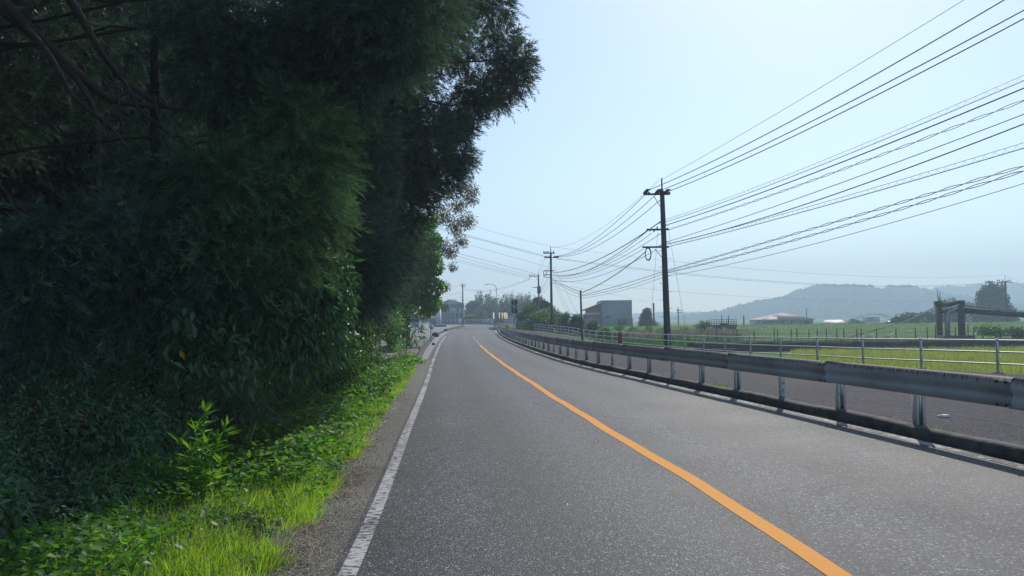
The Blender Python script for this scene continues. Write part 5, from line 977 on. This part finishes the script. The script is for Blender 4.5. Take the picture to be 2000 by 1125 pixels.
p4 = fillpuffs(700, 800, 250, 610, 33, 35.0, .9, 34, lambda x, y: x < 800 - max(0, (y - 400)) * .28)
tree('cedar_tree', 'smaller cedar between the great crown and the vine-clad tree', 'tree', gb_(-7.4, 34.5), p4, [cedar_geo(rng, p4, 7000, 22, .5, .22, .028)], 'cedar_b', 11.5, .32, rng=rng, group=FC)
# the wood behind: darker trees that close it off
deep0 = None
for k, (X, Y, lab) in enumerate([(-13.6, 10, 'cedar deep in the wood behind the arching limbs'), (-14.5, 17, 'cedar deep in the wood behind the second cedar'), (-13.5, 25, 'cedar deep in the wood behind the great crown'), (-13, 34, 'cedar deep in the wood behind the smaller cedar')]):
    z0 = gz(X, Y)
    if deep0 is None:
        pp = [(A([X + rng.normal(0, 2.2), Y + rng.normal(0, 2.4), z0 + rng.uniform(.5, 15)]), rng.uniform(1.2, 1.9)) for _ in range(34)]
        deep0 = tree('cedar_tree', lab, 'tree', (X, Y, z0), pp, [cedar_geo(rng, pp, 11000, 22, .6, .22, .022)], 'cedar', z0 + 15, .4, rng=rng, group=FC, limbs=[])
    else:
        r_ = deep0.copy(); COL.objects.link(r_); r_.location = (X, Y, z0); r_.rotation_euler = (0, 0, 1.3 * k); r_['label'] = lab
        for ch in list(deep0.children): c_ = ch.copy(); COL.objects.link(c_); c_.parent = r_; c_.matrix_parent_inverse = ch.matrix_parent_inverse.copy()
# high canopy added above the view to shade the wood
pc = [(A([rng.uniform(-11, -4.2), rng.uniform(1, 16), rng.uniform(7.5, 13)]), rng.uniform(1.0, 1.7)) for _ in range(42)]
tree('cedar_tree', 'unseen high cedar canopy added to shade the wood', 'tree', gb_(-9.6, 7.0), pc, [cedar_geo(rng, pc, 9000, 22, .6, .24, .022)], 'cedar', 14, .42, rng=rng, group=FC, limbs=[])

# the depth of the wood
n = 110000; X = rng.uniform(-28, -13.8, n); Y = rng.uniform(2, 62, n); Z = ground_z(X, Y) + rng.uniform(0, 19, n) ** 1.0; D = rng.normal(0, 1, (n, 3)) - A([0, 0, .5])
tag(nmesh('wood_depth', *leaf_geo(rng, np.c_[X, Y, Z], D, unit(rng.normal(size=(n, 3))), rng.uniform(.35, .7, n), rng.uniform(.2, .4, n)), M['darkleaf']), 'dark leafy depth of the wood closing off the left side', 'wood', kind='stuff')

# glossy evergreen hanging under the first cedar
ps = [pf(640, 520, 12.6, (.42, .6, .5)), pf(600, 560, 12.4, (.55, .6, .5)), pf(630, 610, 12.6, (.5, .6, .55)), pf(570, 640, 12.2, (.6, .6, .5)), pf(660, 570, 12.8, (.3, .5, .5)), pf(500, 640, 11.8, (.6, .6, .45)), pf(640, 670, 13, (.5, .6, .45)), pf(560, 700, 12.4, (.6, .6, .45)), pf(610, 480, 12.6, (.4, .5, .35))]
tree('evergreen_shrub', 'glossy large-leaved evergreen hanging below the nearest cedar boughs', 'shrub', gb_(-5.6, 13.2), ps, [leaves_geo(rng, ps, 3800, .19, .055, hang=.75)], 'broad', 4.0, .07, .03, rng=rng, fname='foliage')
ps = [pf(360, 620, 10.6, (.45, .4, .3)), pf(440, 640, 11, (.5, .4, .35)), pf(370, 690, 10.6, (.4, .4, .3)), pf(450, 720, 11, (.5, .5, .35))]
tree('evergreen_shrub', 'sparse large-leaved sprays with one yellow leaf in the dark', 'shrub', gb_(-4.9, 11.6), ps, [leaves_geo(rng, ps, 420, .20, .08, hang=.6)], 'broad', 2.6, .04, .015, rng=rng, fname='foliage')
yl_ = at(352, 682, 10.4); nmesh('yellow_leaf', *leaf_geo(rng, A([yl_]), A([(.35, .1, -1)]), A([(.3, -1, .2)]), A([.16]), A([.075])), mat('yellow_leaf', (.30, .21, .03), (.24, .16, .02), 6, .6), bpy.data.objects['evergreen_shrub.001'])
# dark shrub thicket below: understory bushes along the edge of the wood
bushes = [(-5.2, 8.2, 1.1, 1.3), (-5.9, 9.6, 1.2, 1.6), (-5.3, 11.4, 1.0, 1.4), (-6.6, 7.4, 1.2, 1.8), (-6.2, 12.8, 1.2, 1.9), (-5.4, 14.6, 1.0, 1.5), (-6.0, 17.0, 1.2, 1.9), (-5.9, 20, 1.2, 2.0), (-7.4, 10.5, 1.4, 2.4), (-7.5, 14, 1.4, 2.6), (-5.0, 6.8, .8, .9), (-5.0, 7.6, .7, 1.1), (-5.4, 9.0, .8, 1.2), (-5.7, 10.4, .8, 1.3), (-6.6, 18.5, 1.0, 1.6)]
bl_ = ['in the lower left corner', 'left of the tall bright weed', 'straight behind the tall bright weed', 'against the left edge', 'under the hanging evergreen', 'where the dry twigs cross', 'below the dark hollow', 'before the notice board', 'deep behind the left weeds', 'deep under the nearest cedar', 'at the foot of the left edge', 'with pale leaf tips at the lower left', 'behind the pale leaf tips at the lower left', 'left of the glossy evergreen roots', 'behind the sunlit leafy weeds']
for k, (X, Y, r, h) in enumerate(bushes):
    z0 = gz(X, Y); pp = [(A([X + rng.normal(0, r * .4), Y + rng.normal(0, r * .45), z0 + h * f]), (r * .55, r * .6, h * .28)) for f in (.2, .35, .5, .65, .8, .3, .6)]
    sz = .10 if k % 3 else .07
    fol = [leaves_geo(rng, pp, 2300, sz, sz * .42, hang=.5)]
    if k % 2: V_, d_, _k = in_puffs(rng, pp, 500); fol.append(strip_geo(rng, V_, d_ + A([0, 0, .4]), rng.uniform(.25, .6, 500), np.full(500, .014), rng.uniform(.5, 1.2, 500), 4))
    tree('understory_bush', 'dark understory bush ' + bl_[k], 'bush', (X, Y, z0), pp, fol, 'ivy', z0 + h * .7, .03, .01, rng=rng, group='understory bushes at the foot of the wood', fname='foliage')
# green hedge bushes toward the vine tree
for k, (px, py, Y, r, n_, sz, m_, lab) in enumerate([(700, 690, 24, (1.0, 1.0, .75), 2200, .13, 'shrub', 'dark green bush wrapping the notice board'), (690, 645, 25, (.7, .8, .5), 900, .13, 'shrub', 'bush with pale arching sprays above the notice board'), (715, 705, 30, (.8, 1.0, .55), 1900, .13, 'shrub', 'low bush right of the notice board'), (742, 598, 45, (1.2, 1.4, 1.3), 3000, .20, 'vine', 'bright green leafy bush left of the vine-clad tree'), (712, 640, 40, (1.2, 1.4, 1.0), 2400, .18, 'shrub', 'mid green bush behind the gravel verge'), (764, 650, 52, (.6, .9, 1.1), 2600, .2, 'vine', 'shaded bush at the foot of the vine-clad tree'), (640, 715, 19, (1.0, 1.0, .55), 2000, .11, 'shrub', 'bush at the edge of the dark hollow'), (715, 600, 38, (1.4, 1.4, 1.6), 2000, .2, 'ivy', 'dark bush under the smaller cedar')]):
    c = at(px, py, Y); z0 = gz(c[0], Y); pp = [(c + rng.normal(0, 1, 3) * A(r) * .5, A(r) * rng.uniform(.5, .75)) for _ in range(7)]
    tree('hedge_bush', lab, 'bush', (c[0], Y, z0), pp, [leaves_geo(rng, pp, n_, sz, sz * .5, hang=.45)], m_, max(z0 + .5, c[2]), .05, .02, rng=rng, group='bushes along the hedge', fname='foliage')
# vine-clad tree
pv_ = [pf(x, y, 60 + rng.uniform(-1.2, 1.2), r) for x, y, r in [(845, 470, .75), (835, 500, .95), (848, 520, .75), (825, 540, 1.0), (845, 560, .85), (815, 575, 1.0), (835, 595, .9), (850, 590, .55), (803, 590, .8), (822, 600, .6), (838, 604, .38), (790, 585, .9), (815, 520, 1.0), (828, 460, .8), (840, 430, .7), (800, 545, 1.1), (778, 606, .8), (858, 555, .38), (856, 500, .4), (805, 480, 1.2), (812, 440, 1.0)]]
tree('vine_tree', 'tree wrapped in bright green vine leaves above the minibus', 'tree', gb_(-8.2, 61), pv_, [leaves_geo(rng, pv_, 15000, .25, .17, hang=.7, shell=.75)], 'vine', 9.6, .15, rng=rng)
ps_ = [pf(x, y, 70 + rng.uniform(-1, 1), r) for x, y, r in [(905, 365, .9), (918, 385, .9), (895, 400, .9), (912, 430, .9), (890, 440, 1), (900, 470, .8), (880, 490, .8), (878, 370, 1), (865, 420, 1.1), (885, 520, .5), (870, 560, .5), (868, 600, .4), (860, 480, 1.0), (925, 370, .6)]]
tree('thin_leaved_tree', 'thin airy tree with pinkish tinted leaves behind the vine tree', 'tree', gb_(-9.9, 71), ps_, [leaves_geo(rng, ps_, 5200, .26, .09, hang=.5, shell=.3)], 'sparse', 15, .2, bark='bark', rng=rng)

# ---- verge: weeds, grass, straw
def xedge(Y): return np.interp(Y, [4, 6.1, 7.4, 9.7, 13.1, 20, 33.6, 40], [-1.8, -1.88, -1.98, -2.15, -2.5, -3.05, -4.2, -5.0])    # right limit of the plants
def band(n, y0, y1, o0, o1, pw=1.0):
    Y = y0 + (y1 - y0) * rng.random(n) ** pw; X = xedge(Y) - (o0 + (o1 - o0) * rng.random(n)); return X, Y
# clumpy grass tussocks
def grass(n, y0, y1, o0, o1, h0, h1, wd, pw, dens):
    X, Y = band(n, y0, y1, o0, o1, pw); nz = np.sin(X * 3.1 + 1.3 * np.sin(Y * 1.7)) + np.sin(Y * 2.3 + 1.1 * np.sin(X * 2.9)); k = nz > dens + rng.normal(0, .35, n); X, Y = X[k], Y[k]
    # tussocks: pull blades to random roots
    nt_ = max(20, len(X) // 26); ti = rng.integers(0, nt_, len(X)); rx, ry = X[:nt_], Y[:nt_]; X = rx[ti] + rng.normal(0, .05, len(X)); Y = ry[ti] + rng.normal(0, .05, len(Y))
    P = np.c_[X, Y, ground_z(X, Y) - .02]; D = np.c_[(X - rx[ti]) * 3 + rng.normal(0, .22, len(X)) + .06, (Y - ry[ti]) * 3 + rng.normal(0, .22, len(X)), np.ones(len(X))]
    hs = rng.uniform(.6, 1.15, nt_)[ti]
    return strip_geo(rng, P, D, rng.uniform(h0, h1, len(X)) * hs, wd * rng.uniform(.7, 1.3, len(X)), rng.uniform(.15, .7, len(X)), 4, .08)
f = FB(); f.add(grass(52000, 4.2, 13.5, .02, 1.5, .20, .42, .0075, 1.2, -.9)); f.add(grass(34000, 12, 34, .0, 1.3, .18, .42, .012, 1.3, -.6)); f.add(grass(26000, 3.6, 8.5, .7, 2.9, .20, .46, .0085, 1, -.7))
tag(f.build('verge_grass', M['grass']), 'bright yellow-green grass along the edge of the road', 'grass', kind='stuff')
# ground cover of broad leaves
def cover(n, y0, y1, o0, o1, h0, h1, L, pw=1.0):
    X, Y = band(n, y0, y1, o0, o1, pw); nz = .5 + .25 * np.sin(X * 2.3 + Y * .7) + .25 * np.sin(Y * 1.6 - X * 1.2)
    z = ground_z(X, Y) + (h0 + (h1 - h0) * rng.random(n) ** .6) * (.4 + nz)
    D = np.c_[rng.normal(0, 1, (n, 2)), rng.normal(.0, .35, n)]; N = np.c_[rng.normal(0, .45, (n, 2)), np.ones(n)]; s_ = rng.uniform(.55, 1.3, n)
    return leaf_geo(rng, np.c_[X, Y, z], D, N, L * s_, L * .72 * s_, .12)
f = FB(); f.add(cover(9000, 9.3, 22, .35, 2.6, .05, .42, .105, 1.1)); f.add(cover(6500, 20, 39, .05, 2.6, .05, .5, .14, 1.1)); f.add(cover(2600, 8.5, 20, .0, .6, .02, .22, .075)); f.add(cover(5200, 4.6, 11, 1.0, 2.7, .03, .36, .085)); f.add(cover(2500, 4.2, 9, .2, 1.6, .02, .16, .05))
tag(f.build('ground_cover', M['weed']), 'broad-leaved green weeds covering the verge under the wood', 'ground cover', kind='stuff')
# stems under the cover and a darker lower layer
n = 9000; X, Y = band(n, 4.4, 30, .6, 3.6, 1.2); f = FB(); f.add(strip_geo(rng, np.c_[X, Y, ground_z(X, Y)], np.c_[rng.normal(0, .5, (n, 2)), np.ones(n)], rng.uniform(.15, .5, n), np.full(n, .008), rng.uniform(0, .6, n), 3)); f.add(cover(9000, 4.6, 30, .8, 4.6, .0, .25, .08, 1.2))
tag(f.build('undergrowth', M['ivy']), 'dark tangled undergrowth below the weeds', 'undergrowth', kind='stuff')
# dry straw strewn along the asphalt edge
n = 2600; Y = rng.uniform(4.6, 13, n); k = np.sin(Y * 2.1) + rng.normal(0, .6, n) > .1; Y = Y[k]; n = len(Y); X = xedge(Y) + rng.normal(.04, .09, n)
f = FB(); f.add(strip_geo(rng, np.c_[X, Y, ground_z(X, Y) + rng.uniform(.01, .07, n)], np.c_[rng.normal(.25, .35, n), rng.normal(-.2, .9, n), rng.normal(.05, .2, n)], rng.uniform(.12, .35, n), np.full(n, .006), rng.uniform(0, .35, n), 3))
for (px, py) in ((690, 945), (660, 975), (600, 1040), (575, 1075), (280, 1110), (300, 1095)):
    c = G(px, py); m_ = 90; f.add(strip_geo(rng, c + rng.normal(0, 1, (m_, 3)) * A([.07, .10, .02]) + A([0, 0, .05]), np.c_[rng.normal(.5, .5, m_), rng.normal(-.6, .5, m_), rng.normal(.35, .3, m_)], rng.uniform(.15, .4, m_), np.full(m_, .006), rng.uniform(.5, 1.1, m_), 4))
tag(f.build('dry_straw', M['straw']), 'dry straw and dead grass at the ragged asphalt edge', 'straw', kind='stuff')
# dirt crumbs and gravel on the shoulder
n = 1500; Y = rng.uniform(4.4, 24, n); X = xedge(Y) + np.abs(rng.normal(0, .16, n)) + .02; s_ = rng.uniform(.006, .022, n)
O = A([(1, 0, 0), (-.5, .8, 0), (-.5, -.8, 0), (0, 0, .9)]); V = (np.c_[X, Y, zr(X, Y) + .004][:, None] + O[None] * s_[:, None, None] * rng.uniform(.6, 1.4, (n, 4, 1))).reshape(-1, 3); b0 = np.arange(n)[:, None] * 4
tag(nmesh('soil_crumbs', V, np.r_[b0 + [0, 1, 3], b0 + [1, 2, 3], b0 + [2, 0, 3]], M['gravel']), 'loose dark soil crumbs scattered along the shoulder', 'soil', kind='stuff')
# the tall bright weed
c = G(392, 1000); zb = c[2]; tw = thing('tall_weed', c, 'tall leafy weed with pale upright top leaves standing before the dark wood', 'weed')
b = MB(); fol = FB()
for k, (px, py, dy) in enumerate([(398, 805, 0), (440, 835, .05), (425, 862, -.06), (372, 880, .08), (352, 868, -.04), (432, 905, .1), (380, 840, .03), (405, 870, -.12)]):
    tip = at(px, py, c[1] + dy); q = np.linspace(0, 1, 9)[:, None]; st = c + A([rng.normal(0, .03), rng.normal(0, .03), -.03]); P = st * (1 - q) + tip * q; P[:, :2] += (A([(tip[0] - st[0]) * -.25, 0]) * (q * (1 - q) * 4))
    b.tube(P, np.linspace(.010, .004, 9), 5)
    m_ = 22; tt = np.r_[rng.uniform(.3, .97, m_), [.97, .98, 1, 1, 1]]; Q = np.stack([np.interp(tt, q[:, 0], P[:, i]) for i in range(3)], 1); an = rng.uniform(0, 6.3, len(tt))
    up = np.where(tt > .95, 1.4, .45); fol.add(leaf_geo(rng, Q, np.c_[np.cos(an), np.sin(an), up], np.c_[rng.normal(0, .3, (len(tt), 2)), np.ones(len(tt))], rng.uniform(.15, .25, len(tt)), rng.uniform(.032, .05, len(tt)), .15))
b.build('stem', M['tall'], tw); fol.build('foliage', M['tall'], tw)
# dry twigs at the foot of the wood
b = MB()
for _ in range(70):
    p0 = at(rng.uniform(440, 640), rng.uniform(760, 850), rng.uniform(12, 15)); p1 = p0 + rng.normal(0, 1, 3) * A([.5, .4, .45]); mdl = (p0 + p1) / 2 + rng.normal(0, .06, 3); b.tube([p0, mdl, p1], [.006, .005, .003], 4)
tag(b.build('dry_twigs', M['bark_pale']), 'tangle of dry bare twigs at the foot of the hanging evergreen', 'twigs', kind='stuff')
# leaf litter and weeds on the gravel verge
n = 900; Y = rng.uniform(37, 80, n); X = XL(Y) - rng.uniform(1.2, 5.2, n); nn = np.c_[rng.normal(0, .3, (n, 2)), np.ones(n)]
tag(nmesh('leaf_litter', *leaf_geo(rng, np.c_[X, Y, zr(X, Y) + .035], np.c_[rng.normal(0, 1, (n, 2)), np.zeros(n)], nn, rng.uniform(.08, .2, n), rng.uniform(.05, .12, n), .2), leafmat('fallen_leaves', [(.22, .13, .08), (.30, .2, .13), (.16, .09, .06)], .1, .8)), 'fallen brown leaves on the gravel verge', 'leaf litter', kind='stuff')
for k, (px, py, Y, w_, h_, lab) in enumerate([(765, 690, 44, 1.1, .55, 'low bright weed clump on the left of the gravel verge'), (782, 672, 56, .9, .5, 'small bright weed clump farther along the gravel verge'), (800, 712, 36, .8, .35, 'flat bright weed clump at the near end of the gravel verge')]):
    c = G(px, py); nq = 420; V_ = c + rng.normal(0, 1, (nq, 3)) * A([w_ * .5, w_ * .6, .02]); V_[:, 2] = ground_z(V_[:, 0], V_[:, 1]) + h_ * rng.random(nq) ** .7 * np.exp(-(((V_[:, 0] - c[0]) / w_) ** 2))
    wc = thing('weed_clump', c, lab, 'weeds', 'weed clumps on the gravel verge')
    (nmesh('foliage', *leaf_geo(rng, V_, np.c_[rng.normal(0, 1, (nq, 2)), rng.normal(.2, .3, nq)], np.c_[rng.normal(0, .4, (nq, 2)), np.ones(nq)], rng.uniform(.1, .2, nq), rng.uniform(.07, .14, nq)), M['weed'], wc))
# small tufts on the right kerb
for k, (px, py, lab) in enumerate([(1403, 757, 'tiny pale green weed tuft growing on the kerb between guard posts'), ]):
    Y = 17.9; X = grl(Y) + .1; nq = 60; V_ = A([X, Y, grz(Y)]) + rng.normal(0, 1, (nq, 3)) * A([.10, .12, .0])
    tag(nmesh('weed_clump', *strip_geo(rng, V_, np.c_[rng.normal(0, .8, (nq, 2)), np.ones(nq)], rng.uniform(.06, .15, nq), np.full(nq, .018), rng.uniform(.2, .9, nq), 3), M['tall']), lab, 'weeds')
n = 2600; Y = rng.uniform(9, 40, n); X = grl(Y) + np.abs(rng.normal(0, .10, n)) - .02; k = np.sin(Y * 1.3) + rng.normal(0, .7, n) > .2; X, Y = X[k], Y[k]; n = len(X)
tag(nmesh('dry_straw', *strip_geo(rng, np.c_[X, Y, path_z(X, Y) + .01], np.c_[rng.normal(0, 1, (n, 2)), rng.uniform(0, .4, n)], rng.uniform(.05, .16, n), np.full(n, .007), rng.uniform(0, .4, n), 2), M['straw']), 'dry brown moss and straw along the kerb under the guard rail', 'straw', kind='stuff')

# ------------------------------------------------------------------ right and far: bushes, weeds, trees
def bushtree(name, px, pyt, pyb, wpx, Y, n_, sz, m_, lab, cat, group=None, shape='round', hang=.3, zb=None, puffn=14):
    c = at(px, (pyt + pyb) / 2, Y); z0 = gz(c[0], Y) if zb is None else zb; zt = at(px, pyt, Y)[2]; zl = max(z0, at(px, pyb, Y)[2] - .2); wd = wpx * Y / F
    pp = []
    if shape == 'bamboo':
        for cu in range(9):
            xo, yo = rng.uniform(-.5, .5) * wd, rng.uniform(-.4, .4) * wd; ht = (zt - zl) * (rng.uniform(.7, 1.0) if cu else 1.0); lx = rng.normal(0, .05) * ht
            for f_ in np.linspace(.25, 1, 9): r_ = wd * (.02 + .19 * (1 - f_) ** .8); pp.append((A([c[0] + xo + lx * f_ ** 3, Y + yo, zl + ht * f_ - .3]), (r_, r_, r_ * 1.3)))
        puffn = 0
    for i in range(puffn):
        f_ = rng.random(); wf_ = {'round': math.sqrt(max(.05, 1 - (2 * f_ - .9) ** 2 * .8)), 'cone': 1.08 - f_, 'column': .9 if f_ < .8 else .5, 'flat': 1.0}[shape]
        r_ = wd * .24 * (1.1 - .35 * f_); dz_ = (zt - zl)
        pp.append((A([c[0] + rng.uniform(-.5, .5) * wd * wf_ * .8, Y + rng.uniform(-.4, .4) * wd * wf_, zl + dz_ * (.1 + .78 * f_)]), (r_, r_, min(r_, dz_ * .2))))
    return tree(name, lab, cat, (c[0], Y, z0), pp, [leaves_geo(rng, pp, n_, sz, sz * .5, hang=hang, shell=.5)], m_, z0 + (zt - z0) * .8, max(.06, wd * .03), .03, rng=rng, group=group, fname='crown' if 'tree' in name else 'foliage')
GK = 'dark bushes behind the four-bar fence'
for px, t_, b_, w_, Y, lab in [(1035, 592, 640, 52, 124, 'tallest dark bush beside the round sign behind the fence'), (1075, 601, 642, 52, 121, 'dark bush at the foot of the bracket pole'), (1058, 606, 640, 60, 117, 'dense dark bush between the sign and the bracket pole'), (1103, 610, 645, 42, 116, 'mid-sized dark bush right of the bracket pole'), (1128, 616, 648, 34, 108, 'lower dark bush left of the slim pole'), (1160, 629, 650, 30, 112, 'lower dark bush right of the slim pole')]:
    bushtree('fence_bush', px, t_, b_, w_, Y, 3600, .32, 'shrub', lab, 'bush', GK, puffn=18)
for px, t_, b_, w_, Y, lab in [(1180, 638, 655, 40, 96, 'leafy green bush under the brown annex'), (1210, 637, 656, 40, 100, 'low green bush in front of the grey factory wall'), (1238, 640, 660, 30, 98, 'low green bush at the right corner of the factory'), (1266, 638, 660, 34, 104, 'low green bush straight below the round dark tree'), (1298, 639, 660, 34, 108, 'low green bush right behind the foot of the tall pole'), (1332, 639, 660, 34, 112, 'low green bush right of the tall pole among the reeds')]:
    bushtree('fence_bush', px, t_, b_, w_, Y, 1700, .30, 'vine', lab, 'bush', 'green bushes before the factory', puffn=12)
n = 15000; py_ = rng.uniform(90, 126, n); px_ = 7 + rng.random(n) * (.225 * py_ - 7)
tag(nmesh('tall_weeds', *strip_geo(rng, np.c_[px_, py_, ground_z(px_, py_)], np.c_[rng.normal(0, .35, (n, 2)), np.ones(n)], rng.uniform(.7, 1.9, n), np.full(n, .09), rng.uniform(.1, .7, n), 3), leafmat('tall_weed_blades', [(.08, .14, .04), (.12, .18, .05), (.06, .11, .035)], .35, .6)), 'tall rank weeds on the bank below the factory', 'weeds', kind='stuff')
n = 1500; px_ = np.r_[rng.normal(15, 1.3, n // 3), rng.normal(20.5, 1.5, n // 3), rng.normal(25, 1.2, n - 2 * (n // 3))]; py_ = rng.uniform(86, 98, n); hh0 = rng.uniform(1.1, 1.9, n)
f = FB(); f.add(strip_geo(rng, np.c_[px_, py_, ground_z(px_, py_)], np.c_[rng.normal(0, .14, (n, 2)), np.ones(n)], hh0, np.full(n, .06), rng.uniform(0, .3, n), 3)); f.add(strip_geo(rng, np.c_[px_, py_, ground_z(px_, py_)], np.c_[rng.normal(0, .3, (n, 2)), np.ones(n)], hh0 * .8, np.full(n, .07), rng.uniform(.2, .6, n), 3))
tag(f.build('reed_leaves', M['shrub']), 'green reed leaves below the tan plumes', 'reeds', kind='stuff')
f = FB()
for _ in range(2): f.add(strip_geo(rng, np.c_[px_, py_, ground_z(px_, py_) + hh0 * rng.uniform(.9, 1.02, n)], np.c_[rng.normal(.2, .3, (n, 2)), np.ones(n)], rng.uniform(.3, .6, n), np.full(n, .10), rng.uniform(.1, .8, n), 3, .3))
tag(f.build('reeds', M['reed']), 'dry tan reed plumes behind the handrail on both sides of the tall pole', 'reeds', kind='stuff')
bushtree('round_tree', 1263, 603, 640, 40, 196, 5200, .5, 'darkleaf', 'rounded dark tree right of the grey factory', 'tree', shape='cone', puffn=20, zb=-2)
bushtree('fence_bush', 1372, 628, 650, 36, 134, 1300, .4, 'shrub', 'green bush at the left foot of the sluice platform', 'bush', zb=-1.0); bushtree('fence_bush', 1417, 642, 655, 12, 136, 380, .35, 'vine', 'light green bush growing between the sluice legs', 'bush', zb=-1.2)
bushtree('round_tree', 1945, 628, 652, 62, 88, 1500, .26, 'shrub', 'low flat-crowned small tree under the pipe bridge', 'tree', shape='flat', zb=-1.2, puffn=12)
bushtree('fence_bush', 1990, 640, 662, 26, 88, 700, .24, 'darkleaf', 'dark bush at the right edge behind the wire fence', 'bush', zb=-1.2)
GH = 'thicket behind the levee under the hill'
for k, (px, t_, w_, Y, lab) in enumerate([(1775, 613, 60, 215, 'green tree at the left of the thicket by the bridge'), (1812, 607, 55, 225, 'green tree just left of the bridge portal'), (1850, 585, 60, 240, 'dark tree showing above the bridge portal'), (1888, 592, 60, 235, 'dark tree right of the bridge portal'), (1755, 622, 40, 205, 'low bush at the left end of the thicket')]):
    bushtree('thicket_tree', px, t_, 640, w_, Y, 2600, .8, 'farleaf', lab, 'tree', GH, zb=-2, puffn=16)
# the large dark tree at right
Y = 265; pp = [(at(x, y, Y + rng.uniform(-3, 3)), r) for x, y, r in [(1935, 558, 1.8), (1930, 570, 2.6), (1945, 572, 2.6), (1925, 585, 3.0), (1945, 590, 3.4), (1955, 600, 3.2), (1922, 600, 3.2), (1935, 610, 3.6), (1955, 615, 3.6), (1918, 615, 3.4), (1968, 620, 3.0), (1940, 625, 3.6), (1915, 628, 3), (1965, 632, 3), (1975, 610, 1.6), (1978, 628, 1.8), (1952, 562, 1.6), (1960, 580, 1.8), (1918, 578, 1.6)]]
tree('large_tree', 'large dark conical tree standing beside the right-hand utility pole', 'tree', (at(1942, 640, Y)[0], Y, -2), pp, [leaves_geo(rng, pp, 9000, 1.0, .55, hang=.3, shell=.5)], 'darkleaf', at(1940, 565, Y)[2], .6, rng=rng)
# bamboo grove and trees past the far bend
GB_ = 'bamboo and trees behind the far bend'
for k, (px, t_, w_, Y, m_, lab) in enumerate([(925, 590, 40, 290, 'farleaf', 'hazy round tree right of the reddish pole'), (945, 567, 40, 300, 'bamboo', 'tall hazy bamboo clump left of the street lamp'), (968, 578, 36, 290, 'bamboo', 'hazy bamboo clump right behind the street lamp'), (985, 570, 36, 310, 'bamboo', 'pale bamboo clump right of the street lamp'), (1003, 566, 34, 305, 'bamboo', 'tall bamboo clump above the round sign'), (1022, 570, 34, 300, 'bamboo', 'pinkish bamboo clump right of the round sign'), (1040, 574, 34, 290, 'bamboo', 'bamboo clump at the right end of the grove'), (1000, 592, 60, 270, 'farleaf', 'shadowy tree low behind the banners'), (960, 596, 60, 275, 'farleaf', 'shadowy tree low behind the street lamp'), (1035, 590, 50, 262, 'farleaf', 'shadowy tree behind the round sign')]):
    bushtree('bamboo_clump' if m_ == 'bamboo' else 'grove_tree', px, t_, 634, w_, Y, 5600, .9 if m_ == 'bamboo' else 1.0, m_, lab, 'bamboo' if m_ == 'bamboo' else 'tree', GB_, shape='bamboo' if m_ == 'bamboo' else 'round', zb=.5, puffn=18)
for px, t_, w_, Y, lab in [(938, 605, 36, 252, 'lighter rounded bush behind the picket handrail'), (920, 612, 26, 250, 'low bush left of the lighter rounded bush'), (1012, 618, 26, 232, 'low pale green bush behind the curved handrail')]:
    bushtree('grove_bush', px, t_, 634, w_, Y, 1700, .6, 'shrub', lab, 'bush', GB_, zb=.6)
for px, t_, w_, lab in [(1052, 577, 24, 'dark tree with ivy under the shorter utility pole, left half'), (1066, 585, 20, 'dark tree under the shorter utility pole, right half')]: bushtree('dark_tree', px, t_, 625, w_, 150, 2600, .45, 'darkleaf', lab, 'tree', zb=.0, shape='column', puffn=16)

# ------------------------------------------------------------------ haze
V = [(-1750, -150, -10), (2150, -150, -10), (2150, 2350, -10), (-1750, 2350, -10), (-1750, -150, 150), (2150, -150, 150), (2150, 2350, 150), (-1750, 2350, 150)]
hz = MB().add(V, Q6).build('haze'); tag(hz, kind='stuff')
hm = bpy.data.materials.new('haze'); hm.use_nodes = True; n = hm.node_tree.nodes; n.remove(n['Principled BSDF'])
pv = n.new('ShaderNodeVolumePrincipled'); pv.inputs['Color'].default_value = (.65, .83, 1, 1); pv.inputs['Density'].default_value = .0009; pv.inputs['Anisotropy'].default_value = .25
hm.node_tree.links.new(pv.outputs[0], n['Material Output'].inputs['Volume']); hz.data.materials.append(hm)
